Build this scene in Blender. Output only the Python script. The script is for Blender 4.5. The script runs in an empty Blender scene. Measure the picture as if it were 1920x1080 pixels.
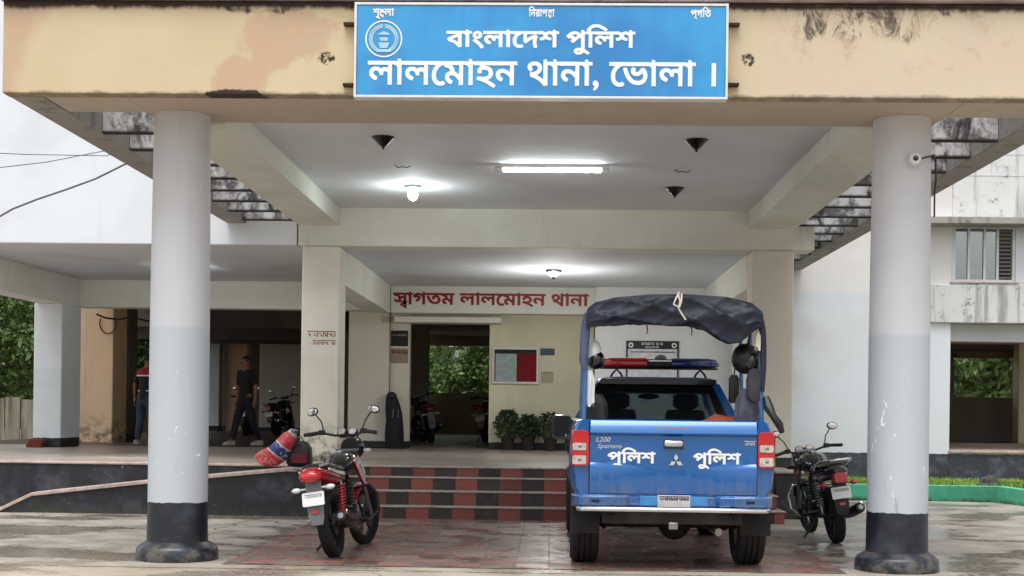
import bpy, bmesh, math, random
import numpy as np
from mathutils import Vector, Matrix, Euler
from mathutils.geometry import delaunay_2d_cdt
R = math.radians
random.seed(7)
SC = bpy.context.scene
COL = SC.collection

# ------------------------------------------------------------------ camera, sky, sun, exposure
cam = bpy.data.cameras.new('camera')
cam.sensor_width = 36.0
cam.lens = 2600 / 1920 * 36
cam.shift_y = 230 / 1920
cam.clip_start = 0.1
cam.clip_end = 2000
camo = bpy.data.objects.new('camera', cam)
COL.objects.link(camo)
camo.matrix_world = (Matrix.Translation((0, 0, 1.36)) @ Matrix.Rotation(R(1.6), 4, 'Z')
                     @ Matrix.Rotation(-0.0125, 4, 'Y') @ Matrix.Rotation(R(90), 4, 'X'))
SC.camera = camo

SUN_EL, SUN_AZ = 71.0, 195.0      # azimuth clockwise from +Y; the sun stands behind the camera, slightly left
world = bpy.data.worlds.new('World')
SC.world = world
world.use_nodes = True
wn = world.node_tree
bg = wn.nodes['Background']
sky = wn.nodes.new('ShaderNodeTexSky')
sky.sky_type = 'NISHITA'
sky.sun_disc = False
sky.sun_elevation = R(SUN_EL)
sky.sun_rotation = R(SUN_AZ)
sky.air_density = 1.0
sky.dust_density = 4.0
hs = wn.nodes.new('ShaderNodeHueSaturation')
hs.inputs['Saturation'].default_value = 0.16
wn.links.new(sky.outputs[0], hs.inputs['Color'])
wn.links.new(hs.outputs[0], bg.inputs['Color'])
bg.inputs['Strength'].default_value = 0.15
sl = bpy.data.lights.new('sun', 'SUN')
sl.energy = 1.15
sl.angle = R(40)
sl.color = (1.0, 0.99, 0.97)
so = bpy.data.objects.new('sun', sl)
COL.objects.link(so)
az, el = R(SUN_AZ), R(SUN_EL)
sd = Vector((math.sin(az) * math.cos(el), math.cos(az) * math.cos(el), math.sin(el)))
so.rotation_euler = sd.to_track_quat('Z', 'Y').to_euler()
so.location = (0, -20, 40)
SC.view_settings.view_transform = 'Standard'
SC.view_settings.look = 'None'
SC.view_settings.exposure = 0.6
SC.view_settings.gamma = 1.0
SC.render.engine = 'CYCLES'
SC.cycles.use_denoising = True
SC.cycles.max_bounces = 8
SC.cycles.diffuse_bounces = 5
SC.cycles.transparent_max_bounces = 12
SC.cycles.sample_clamp_indirect = 6.0
SC.cycles.caustics_reflective = False
SC.cycles.caustics_refractive = False


# ------------------------------------------------------------------ materials
def C(r, g, b):
    def f(c):
        c /= 255.0
        return c / 12.92 if c <= 0.04045 else ((c + 0.055) / 1.055) ** 2.4
    return (f(r), f(g), f(b), 1.0)


class Sh:
    """small wrapper that strings shader nodes together"""
    def __init__(s, name):
        s.mat = bpy.data.materials.new(name)
        s.mat.use_nodes = True
        s.nt = s.mat.node_tree
        s.b = s.nt.nodes['Principled BSDF']

    def node(s, t):
        return s.nt.nodes.new(t)

    def put(s, sock, v):
        if isinstance(v, bpy.types.NodeSocket):
            s.nt.links.new(v, sock)
        else:
            sock.default_value = v

    def pos(s):
        return s.node('ShaderNodeNewGeometry').outputs['Position']

    def obj(s):
        return s.node('ShaderNodeTexCoord').outputs['Object']

    def xyz(s, v):
        n = s.node('ShaderNodeSeparateXYZ')
        s.put(n.inputs[0], v)
        return n.outputs

    def scale(s, v, k):
        n = s.node('ShaderNodeVectorMath')
        n.operation = 'MULTIPLY'
        s.put(n.inputs[0], v)
        n.inputs[1].default_value = k
        return n.outputs[0]

    def noise(s, v, sc, det=5, rough=0.6, dist=0.0):
        n = s.node('ShaderNodeTexNoise')
        s.put(n.inputs['Vector'], v)
        n.inputs['Scale'].default_value = sc
        n.inputs['Detail'].default_value = det
        n.inputs['Roughness'].default_value = rough
        n.inputs['Distortion'].default_value = dist
        return n.outputs['Fac']

    def m(s, op, a, b=0.0, c=None):
        n = s.node('ShaderNodeMath')
        n.operation = op
        s.put(n.inputs[0], a)
        s.put(n.inputs[1], b)
        if c is not None:
            s.put(n.inputs[2], c)
        return n.outputs[0]

    def ramp(s, v, lo, hi, a=0.0, b=1.0):
        n = s.node('ShaderNodeMapRange')
        n.interpolation_type = 'SMOOTHSTEP'
        s.put(n.inputs[0], v)
        n.inputs[1].default_value = lo
        n.inputs[2].default_value = hi
        n.inputs[3].default_value = a
        n.inputs[4].default_value = b
        return n.outputs[0]

    def mix(s, f, a, b, mode='MIX'):
        n = s.node('ShaderNodeMix')
        n.data_type = 'RGBA'
        n.blend_type = mode
        s.put(n.inputs[0], f)
        s.put(n.inputs[6], a)
        s.put(n.inputs[7], b)
        return n.outputs[2]

    def blob(s, axes, centre, rad, wob=None):
        """soft round mask about a place on a surface, its edge broken by a noise"""
        d = None
        for a, c, r in zip(axes, centre, rad):
            t = s.m('DIVIDE', s.m('SUBTRACT', a, c), r)
            t = s.m('MULTIPLY', t, t)
            d = t if d is None else s.m('ADD', d, t)
        d = s.m('SQRT', d)
        if wob is not None:
            d = s.m('ADD', d, s.m('MULTIPLY', s.m('SUBTRACT', wob, 0.5), 2.2))
        return s.ramp(d, 1.12, 0.82)

    def bump(s, h, strength=0.2, dist=0.01):
        n = s.node('ShaderNodeBump')
        n.inputs['Strength'].default_value = strength
        n.inputs['Distance'].default_value = dist
        s.put(n.inputs['Height'], h)
        s.nt.links.new(n.outputs[0], s.b.inputs['Normal'])

    def fin(s, col=None, rough=None, metal=0.0, spec=None, coat=0.0):
        if col is not None:
            s.put(s.b.inputs['Base Color'], col)
        if rough is not None:
            s.put(s.b.inputs['Roughness'], rough)
        s.b.inputs['Metallic'].default_value = metal
        if spec is not None:
            s.b.inputs['Specular IOR Level'].default_value = spec
        s.b.inputs['Coat Weight'].default_value = coat
        s.b.inputs['Coat Roughness'].default_value = 0.08
        return s.mat


def plain(name, col, rough=0.5, metal=0.0, var=0.12, sc=9.0, bump=0.0, coat=0.0, spec=None):
    """one colour with a little cloudy variation and uneven gloss"""
    s = Sh(name)
    v = s.obj()
    n = s.noise(v, sc)
    n2 = s.noise(v, sc * 6)
    dark = tuple(c * (1 - 1.6 * var) for c in col[:3]) + (1,)
    lite = tuple(min(1, c * (1 + var)) for c in col[:3]) + (1,)
    col = s.mix(s.ramp(n, 0.25, 0.75), dark, lite)
    r = s.m('ADD', s.m('MULTIPLY', s.m('SUBTRACT', n2, 0.5), 0.25 * rough + 0.04), rough)
    if bump:
        s.bump(n2, bump, 0.004)
    return s.fin(col, r, metal, spec, coat)


def emit(name, col, strength):
    s = Sh(name)
    s.b.inputs['Base Color'].default_value = col
    s.b.inputs['Emission Color'].default_value = col
    s.b.inputs['Emission Strength'].default_value = strength
    return s.mat


def glass(name, tint, rough=0.02, refl=0.12):
    s = Sh(name)
    out = s.nt.nodes['Material Output']
    tr = s.node('ShaderNodeBsdfTransparent')
    tr.inputs[0].default_value = tint
    gl = s.node('ShaderNodeBsdfGlossy')
    gl.inputs['Roughness'].default_value = rough
    fr = s.node('ShaderNodeFresnel')
    fr.inputs[0].default_value = 1.5
    mx = s.node('ShaderNodeMixShader')
    s.put(mx.inputs[0], s.m('ADD', s.m('MULTIPLY', fr.outputs[0], 0.8), refl))
    s.nt.links.new(tr.outputs[0], mx.inputs[1])
    s.nt.links.new(gl.outputs[0], mx.inputs[2])
    s.nt.links.new(mx.outputs[0], out.inputs[0])
    s.nt.nodes.remove(s.b)
    return s.mat


def wallpaint(name, top, low=None, zline=None, mould=0.25, foot=None, black=None, zblack=None, rough=0.75, chips=False):
    """masonry paint: mottled, streaked down the face, optional second coat below a line, mouldy foot, black plinth"""
    s = Sh(name)
    p = s.pos()
    x, y, z = s.xyz(p)
    n = s.noise(p, 0.9, 6)
    n2 = s.noise(p, 5.0, 6, 0.65)
    st = s.noise(s.scale(p, (5.0, 5.0, 0.35)), 1.0, 5, 0.65)
    col = top
    if low is not None:
        col = s.mix(s.ramp(s.m('ADD', z, s.m('MULTIPLY', n2, 0.05)), zline - 0.0, zline + 0.05), low, top)
    col = s.mix(s.ramp(n, 0.35, 0.75, 0, 0.5), col, tuple(c * 0.86 for c in top[:3]) + (1,))
    heavy = mould > 0.5
    col = s.mix(s.m('MULTIPLY', s.ramp(st, 0.50 if heavy else 0.56, 0.68 if heavy else 0.80), mould * (0.7 if heavy else 1)), col, C(112, 110, 102))
    col = s.mix(s.m('MULTIPLY', s.ramp(n2, 0.56 if heavy else 0.60, 0.72), mould * 0.6), col, C(140, 136, 126))
    if heavy:
        blk = s.m('MULTIPLY', s.ramp(s.noise(p, 2.2, 8, 0.72), 0.54, 0.66), s.ramp(s.noise(p, 16, 6, 0.7), 0.42, 0.6))
        col = s.mix(s.m('MULTIPLY', blk, 0.75), col, C(58, 56, 54))
    else:
        sp = s.ramp(s.noise(p, 26, 5, 0.7), 0.70, 0.74)
        col = s.mix(s.m('MULTIPLY', sp, 0.5), col, C(150, 146, 138))
        big = s.ramp(s.noise(p, 0.45, 4, 0.5, 0.6), 0.5, 0.7)
        col = s.mix(s.m('MULTIPLY', big, 0.22), col, C(168, 160, 146))
    if chips:
        cz = s.m('MULTIPLY', s.ramp(z, 0.55, 0.75), s.ramp(z, 1.9, 1.2))
        cn = s.noise(s.scale(p, (9, 9, 4)), 1.6, 4, 0.55, 1.2)
        col = s.mix(s.m('MULTIPLY', s.ramp(cn, 0.665, 0.69), cz), col, C(246, 246, 246))
        cn2 = s.noise(s.scale(p, (12, 12, 2)), 1.0, 5, 0.6)
        col = s.mix(s.m('MULTIPLY', s.m('MULTIPLY', s.ramp(cn2, 0.6, 0.72), s.ramp(z, 1.1, 0.5)), 0.5), col, C(128, 124, 116))
    if foot:
        f = s.m('MULTIPLY', s.ramp(z, foot[1], foot[0]), s.ramp(s.noise(p, 7.0, 7, 0.7), 0.42, 0.62))
        col = s.mix(f, col, C(92, 90, 72))
    r = s.m('ADD', s.m('MULTIPLY', n2, 0.2), rough - 0.1)
    if black is not None:
        e = s.m('ADD', z, s.m('MULTIPLY', s.noise(p, 9, 5, 0.7), 0.045))
        bl0 = s.m('MULTIPLY', s.ramp(s.noise(p, 8, 6, 0.7), 0.45, 0.62), s.ramp(z, 0.25, 0.05))
        k = s.ramp(e, zblack + 0.012, zblack + 0.02)
        bcol = s.mix(s.ramp(s.noise(p, 3.2, 7, 0.68), 0.45, 0.72), black, tuple(c * 3.2 for c in black[:3]) + (1,))
        bcol = s.mix(s.ramp(s.noise(p, 11, 6, 0.7), 0.66, 0.74), bcol, C(140, 142, 145))
        if chips:
            bcol = s.mix(s.m('MULTIPLY', bl0, 0.75), bcol, C(104, 98, 88))
        col = s.mix(k, bcol, col)
        r = s.m('MULTIPLY', r, s.ramp(k, 0, 1, 0.6, 1.0))
    s.bump(s.m('ADD', s.noise(p, 40, 4), n2), 0.12, 0.006)
    return s.fin(col, r)


MATS = {}
MATS['white'] = wallpaint('white wall paint', C(230, 236, 243), mould=0.10)
MATS['white_mould'] = wallpaint('mouldy white wall paint', C(226, 228, 228), mould=0.9)
MATS['side_wall'] = wallpaint('two coat white wall paint', C(238, 237, 235), C(230, 235, 242), 3.55, 0.10, black=C(58, 62, 70), zblack=0.69)
MATS['cream'] = wallpaint('cream paint', C(220, 217, 186), mould=0.2)
MATS['cream_foot'] = wallpaint('cream paint with mouldy foot', C(238, 236, 224), C(234, 230, 210), 2.1, 0.2, foot=(0.62, 1.35))
MATS['cream_plinth'] = wallpaint('cream paint over black plinth', C(232, 230, 202), mould=0.2, black=C(28, 28, 31), zblack=0.76)
MATS['pale_plinth'] = wallpaint('pale paint over black plinth', C(228, 223, 208), mould=0.2, black=C(28, 28, 31), zblack=0.76)
MATS['grey_plinth'] = wallpaint('blue grey paint over black plinth', C(222, 228, 234), C(212, 222, 226), 2.0, 0.15, black=C(28, 28, 31), zblack=0.79)
MATS['ceiling'] = wallpaint('ceiling paint', C(226, 232, 238), mould=0.12)
MATS['soffit'] = wallpaint('soffit paint', C(212, 218, 224), mould=0.2)
MATS['beam'] = wallpaint('beam paint', C(230, 233, 224), mould=0.25)
MATS['orange'] = wallpaint('worn orange distemper', C(228, 194, 158), mould=0.45, foot=(0.55, 1.4))
MATS['brown'] = wallpaint('dark brown paint and hall shade', C(92, 82, 74), mould=0.3, black=C(24, 24, 27), zblack=0.79)
MATS['olive'] = wallpaint('dim inner wall paint', C(205, 200, 172), mould=0.3)
MATS['column'] = wallpaint('column paint', C(206, 210, 217), C(190, 199, 206), 2.06, 0.12, black=C(30, 34, 42), zblack=0.52, rough=0.55, chips=True)


def fascia_mat():
    s = Sh('cream fascia with peeling and black mould')
    p = s.pos()
    x, y, z = s.xyz(p)
    n = s.noise(p, 1.1, 6, 0.6)
    n2 = s.noise(p, 6, 7, 0.7)
    st = s.noise(s.scale(p, (5.5, 5.5, 2.4)), 1.0, 8, 0.74, 0.8)
    col = s.mix(s.ramp(n, 0.3, 0.7), C(204, 188, 152), C(212, 197, 164))
    col = s.mix(s.ramp(x, 0.5, 2.8), col, s.mix(s.ramp(n, 0.3, 0.7), C(212, 198, 170), C(206, 191, 172)))
    w = s.noise(s.scale(p, (2.2, 2.2, 1.4)), 1.0, 6, 0.65)
    pink = s.mix(s.ramp(n2, 0.35, 0.65), C(200, 166, 136), C(194, 170, 146))
    m1 = s.ramp(s.m('ADD', s.m('ADD', x, s.m('MULTIPLY', w, 0.35)), s.m('MULTIPLY', z, -0.35)), -5.62, -5.80)
    m2 = s.blob((x, z), (-2.22, 4.45), (0.42, 0.30), w)
    m3 = s.blob((x, z), (-2.62, 4.05), (0.22, 0.22), w)
    col = s.mix(s.m('MULTIPLY', s.m('MAXIMUM', m1, s.m('MAXIMUM', m2, m3)), 0.85), col, pink)
    # black mould hanging from the top edge, strongest right of the sign
    top = s.ramp(s.m('ADD', z, s.m('MULTIPLY', st, 0.10)), 4.685, 4.735)
    drip = s.m('MULTIPLY', s.blob((x, z), (2.55, 4.66), (0.75, 0.24), w), s.ramp(st, 0.44, 0.58))
    drip2 = s.m('MULTIPLY', s.blob((x, z), (-2.45, 4.70), (0.45, 0.10), w), s.ramp(st, 0.35, 0.6))
    foot = s.m('MULTIPLY', s.ramp(s.m('ADD', z, s.m('MULTIPLY', n2, -0.10)), 3.93, 3.89), 0.65)
    foot2 = s.blob((x, z), (-2.62, 3.945), (0.26, 0.045), n2)
    k = s.m('MAXIMUM', s.m('MAXIMUM', top, s.m('MULTIPLY', drip, 0.85)), s.m('MAXIMUM', drip2, s.m('MAXIMUM', foot, foot2)))
    sp1 = s.blob((x, z), (-1.89, 4.25), (0.075, 0.05), n2)
    sp2 = s.blob((x, z), (1.57, 4.25), (0.06, 0.055), n2)
    k = s.m('MAXIMUM', k, s.m('MULTIPLY', s.m('MAXIMUM', sp1, sp2), s.ramp(s.noise(p, 30, 4), 0.4, 0.55)))
    col = s.mix(k, col, C(52, 40, 36))
    brown = s.m('MULTIPLY', s.blob((x, z), (2.7, 4.5), (1.0, 0.33), w), s.ramp(n2, 0.5, 0.8))
    col = s.mix(s.m('MULTIPLY', brown, 0.5), col, C(170, 135, 108))
    s.bump(s.m('ADD', n2, s.noise(p, 40, 4)), 0.2, 0.006)
    return s.fin(col, 0.8)


def rib_mat():
    s = Sh('weathered concrete ribs')
    p = s.pos()
    st = s.noise(s.scale(p, (4, 4, 2.0)), 1.0, 8, 0.72, 0.6)
    n = s.noise(p, 2.3, 8, 0.72)
    x, y, z = s.xyz(p)
    col = s.mix(s.ramp(st, 0.36, 0.56), C(58, 57, 60), C(204, 206, 210))
    col = s.mix(s.m('MULTIPLY', s.ramp(n, 0.46, 0.58), 0.85), col, C(48, 46, 50))
    col = s.mix(s.ramp(s.m('ADD', z, s.m('MULTIPLY', n, 0.05)), 4.02, 3.985), col, C(38, 36, 38))
    s.bump(n, 0.4, 0.01)
    return s.fin(col, 0.9)


def concrete_mat():
    s = Sh('damp concrete yard')
    p = s.pos()
    x, y, z = s.xyz(p)
    n = s.noise(p, 0.35, 5, 0.6)
    n2 = s.noise(p, 1.6, 7, 0.66)
    n3 = s.noise(p, 14, 6, 0.7)
    grit = s.noise(p, 90, 3, 0.7)
    col = s.mix(s.ramp(n2, 0.34, 0.66), C(122, 114, 104), C(166, 159, 149))
    col = s.mix(s.ramp(n, 0.42, 0.62, 0, 0.55), col, C(176, 170, 160))
    wet = s.ramp(s.m('ADD', s.noise(s.scale(p, (0.8, 1.2, 1)), 0.75, 6, 0.55), s.m('MULTIPLY', n3, 0.05)), 0.50, 0.58)
    col = s.mix(s.m('MULTIPLY', wet, 0.55), col, C(92, 80, 68))
    col = s.mix(s.m('MULTIPLY', s.ramp(n3, 0.58, 0.72), 0.5), col, C(92, 86, 76))
    col = s.mix(s.m('MULTIPLY', s.ramp(grit, 0.62, 0.72), 0.45), col, C(70, 64, 56))
    col = s.mix(s.m('MULTIPLY', s.ramp(grit, 0.36, 0.28), 0.4), col, C(206, 200, 190))
    vo = s.node('ShaderNodeTexVoronoi')
    vo.feature = 'DISTANCE_TO_EDGE'
    vo.inputs['Scale'].default_value = 0.33
    wv = s.node('ShaderNodeVectorMath')
    wv.operation = 'ADD'
    s.put(wv.inputs[0], p)
    nz = s.node('ShaderNodeTexNoise')
    nz.inputs['Scale'].default_value = 1.7
    nz.inputs['Detail'].default_value = 6
    s.put(nz.inputs['Vector'], p)
    s.put(wv.inputs[1], s.scale(nz.outputs['Color'], (0.9, 0.9, 0)))
    s.put(vo.inputs['Vector'], wv.outputs[0])
    ck = s.m('MULTIPLY', s.ramp(vo.outputs['Distance'], 0.006, 0.002), s.ramp(n, 0.45, 0.55))
    col = s.mix(ck, col, C(62, 56, 48))
    # pale cement strip along the near edge of the paving, with a ragged joint
    wob = s.m('MULTIPLY', s.m('SUBTRACT', s.noise(s.scale(p, (3, 3, 1)), 2.0, 6, 0.7), 0.5), 0.14)
    yy = s.m('ADD', y, wob)
    strip = s.m('MULTIPLY', s.ramp(yy, 11.62, 11.66), s.ramp(yy, 12.0, 11.9))
    col = s.mix(s.m('MULTIPLY', strip, 0.45), col, C(182, 172, 152))
    crack = s.m('MULTIPLY', s.ramp(s.m('ABSOLUTE', s.m('SUBTRACT', yy, 11.63)), 0.030, 0.008), s.ramp(n3, 0.36, 0.5))
    col = s.mix(crack, col, C(38, 34, 28))
    pinkish = s.m('MULTIPLY', s.ramp(yy, 11.6, 11.5), 0.4)
    col = s.mix(pinkish, col, C(184, 166, 144))
    # muddy litter in the right foreground
    mud = s.m('MULTIPLY', s.blob((x, y), (3.95, 11.75), (0.75, 0.32), n2), s.ramp(n3, 0.42, 0.55))
    col = s.mix(mud, col, C(66, 56, 44))
    rough = s.m('SUBTRACT', s.ramp(n3, 0.3, 0.7, 0.5, 0.72), s.m('MULTIPLY', wet, 0.40))
    h = s.m('ADD', s.m('MULTIPLY', s.m('ADD', n3, s.m('MULTIPLY', grit, 0.4)), s.m('SUBTRACT', 1.0, s.m('MULTIPLY', wet, 0.8))), s.m('MULTIPLY', n2, 0.6))
    s.bump(s.m('SUBTRACT', h, ck), 0.3, 0.012)
    return s.fin(col, rough)


def tile_mat():
    s = Sh('worn red and grey paving tiles')
    p = s.pos()
    x, y, z = s.xyz(p)
    u = s.m('DIVIDE', s.m('ADD', x, 30.0), 0.3)
    v = s.m('DIVIDE', y, 0.3)
    cell = s.node('ShaderNodeCombineXYZ')
    s.put(cell.inputs[0], s.m('FLOOR', u))
    s.put(cell.inputs[1], s.m('FLOOR', v))
    wn_ = s.node('ShaderNodeTexWhiteNoise')
    s.put(wn_.inputs['Vector'], cell.outputs[0])
    rnd = wn_.outputs['Value']
    chk = s.m('MODULO', s.m('ADD', s.m('FLOOR', u), s.m('FLOOR', v)), 2.0)
    red = s.mix(rnd, C(136, 84, 76), C(160, 108, 100))
    grey = s.mix(rnd, C(98, 88, 84), C(128, 114, 108))
    col = s.mix(s.ramp(s.m('ADD', chk, s.m('MULTIPLY', s.m('SUBTRACT', rnd, 0.5), 0.9)), 0.42, 0.58), grey, red)
    n = s.noise(p, 2.0, 6, 0.65)
    n2 = s.noise(p, 18, 6, 0.7)
    dust = s.m('MULTIPLY', s.ramp(s.noise(s.scale(p, (0.8, 1.6, 1)), 1.2, 6), 0.38, 0.66), 0.62)
    dust = s.m('MULTIPLY', dust, s.ramp(y, 11.9, 13.0, 0.55, 1.0))
    col = s.mix(dust, col, C(138, 124, 118))
    col = s.mix(s.m('MULTIPLY', s.ramp(rnd, 0.86, 0.9), 0.5), col, C(160, 150, 138))
    fu = s.m('ABSOLUTE', s.m('SUBTRACT', s.m('FRACT', u), 0.5))
    fv = s.m('ABSOLUTE', s.m('SUBTRACT', s.m('FRACT', v), 0.5))
    g = s.ramp(s.m('MAXIMUM', fu, fv), 0.482, 0.492)
    col = s.mix(s.m('MULTIPLY', g, 0.7), col, C(58, 50, 46))
    s.bump(s.m('SUBTRACT', s.m('MULTIPLY', n2, 0.4), g), 0.35, 0.008)
    return s.fin(col, s.ramp(n, 0.35, 0.65, 0.18, 0.5))


def black_wall_mat():
    s = Sh('scuffed black painted plinth')
    p = s.pos()
    x, y, z = s.xyz(p)
    n = s.noise(p, 2.0, 7, 0.68)
    n2 = s.noise(p, 10, 7, 0.7)
    col = s.mix(s.ramp(n, 0.46, 0.68), C(30, 32, 38), C(66, 70, 78))
    col = s.mix(s.ramp(n2, 0.66, 0.73), col, C(150, 150, 148))
    col = s.mix(s.m('MULTIPLY', s.ramp(z, 0.16, 0.0), s.ramp(n2, 0.35, 0.6)), col, C(58, 56, 46))
    s.bump(n2, 0.3, 0.01)
    return s.fin(col, 0.5)


def floor_mat():
    s = Sh('brown grey veranda floor')
    p = s.pos()
    n = s.noise(p, 0.8, 6)
    n2 = s.noise(p, 9, 6, 0.7)
    x, y, z = s.xyz(p)
    col = s.mix(s.ramp(n, 0.35, 0.65), C(150, 138, 130), C(178, 166, 156))
    col = s.mix(s.m('MULTIPLY', s.ramp(n2, 0.5, 0.7), 0.35), col, C(92, 80, 74))
    s.bump(n2, 0.1, 0.004)
    return s.fin(col, s.ramp(n, 0.3, 0.7, 0.3, 0.5))


def step_mat():
    s = Sh('red and black step tiles')
    p = s.pos()
    x, y, z = s.xyz(p)
    u = s.m('DIVIDE', s.m('ADD', x, 30.0), 0.285)
    cell = s.node('ShaderNodeCombineXYZ')
    s.put(cell.inputs[0], s.m('FLOOR', u))
    s.put(cell.inputs[1], s.m('FLOOR', s.m('MULTIPLY', z, 6.3)))
    wn_ = s.node('ShaderNodeTexWhiteNoise')
    s.put(wn_.inputs['Vector'], cell.outputs[0])
    k = s.ramp(s.m('MODULO', s.m('FLOOR', u), 2.0), 0.45, 0.55)
    n = s.noise(p, 6, 6, 0.7)
    red = s.mix(wn_.outputs['Value'], C(124, 66, 58), C(162, 88, 78))
    blk = s.mix(wn_.outputs['Value'], C(38, 36, 36), C(62, 56, 54))
    col = s.mix(k, blk, red)
    col = s.mix(s.m('MULTIPLY', s.ramp(n, 0.5, 0.72), 0.5), col, C(96, 84, 78))
    fu = s.m('ABSOLUTE', s.m('SUBTRACT', s.m('FRACT', u), 0.5))
    col = s.mix(s.m('MULTIPLY', s.ramp(fu, 0.485, 0.495), 0.6), col, C(40, 34, 32))
    return s.fin(col, 0.42)


MATS['fascia'] = fascia_mat()
MATS['rib'] = rib_mat()
MATS['concrete'] = concrete_mat()
MATS['tiles'] = tile_mat()
MATS['blackwall'] = black_wall_mat()
MATS['floor'] = floor_mat()
MATS['step'] = step_mat()
MATS['nosing'] = plain('worn pink cement nosing', C(188, 168, 160), 0.55, var=0.2)
MATS['tread'] = plain('worn grey tread tiles', C(184, 174, 166), 0.5, var=0.25)
MATS['ledge'] = plain('weathered roof slab edge', C(176, 164, 166), 0.85, var=0.3, sc=3)
MATS['mouldy_ledge'] = wallpaint('black mouldy sun shade', C(168, 166, 160), mould=1.0)
MATS['black'] = plain('black plastic', C(22, 22, 24), 0.45)
MATS['gloss_black'] = plain('gloss black paint', C(12, 12, 15), 0.2, coat=0.6)
MATS['rubber'] = plain('tyre rubber', C(26, 26, 27), 0.8, bump=0.3, sc=20)
MATS['steel'] = plain('bare steel', C(150, 150, 152), 0.32, 0.95)
MATS['chrome'] = plain('chrome', C(215, 217, 220), 0.12, 1.0, var=0.03)
MATS['dark_metal'] = plain('dark oily metal', C(52, 52, 55), 0.45, 0.7, var=0.25)
MATS['white_plastic'] = plain('white plastic', C(226, 228, 228), 0.4, var=0.05)
MATS['red_paint'] = plain('red motorcycle paint', C(165, 14, 24), 0.22, coat=0.9, var=0.08)
MATS['red_lens'] = plain('red lamp lens', C(190, 16, 26), 0.12, coat=1.0, var=0.1, sc=40)
MATS['clear_lens'] = plain('clear lamp lens', C(205, 198, 190), 0.15, 0.3, coat=1.0, var=0.2, sc=40)
MATS['grey_plastic'] = plain('grey plastic', C(112, 114, 116), 0.5)
MATS['rust'] = plain('rusty iron', C(64, 44, 36), 0.8, 0.3, var=0.3, sc=20)
MATS['truck_trim_blue'] = plain('blue metallic truck paint', C(10, 90, 176), 0.3, 0.4, coat=1.0, var=0.04, sc=1.2)
s = Sh('blue metallic truck paint, dusty low down')
v = s.obj()
_x, _y, _z = s.xyz(v)
n = s.noise(v, 5, 6, 0.65)
n2 = s.noise(s.scale(v, (14, 14, 2)), 1.0, 5, 0.65)
du = s.m('MULTIPLY', s.ramp(s.m('ADD', _z, s.m('MULTIPLY', s.m('SUBTRACT', n, 0.5), 0.5)), 0.90, 0.60), s.ramp(n2, 0.35, 0.65))
du = s.m('ADD', s.m('MULTIPLY', du, 0.42), s.m('MULTIPLY', s.ramp(n, 0.5, 0.75), 0.06))
col = s.mix(du, C(0, 94, 168), C(120, 116, 106))
MATS['truck_blue'] = s.fin(col, s.m('ADD', 0.2, s.m('MULTIPLY', du, 0.6)), 0.25, None, 1.0)
s.put(s.b.inputs['Coat Roughness'], s.m('ADD', 0.04, s.m('MULTIPLY', du, 0.8)))
MATS['bulb'] = emit('lit lamp', (0.92, 1.0, 0.98, 1), 22)
MATS['tube'] = emit('lit tube', (0.93, 1.0, 1.0, 1), 34)
MATS['seat'] = plain('seat vinyl', C(30, 30, 33), 0.5, bump=0.2, sc=30)


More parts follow.
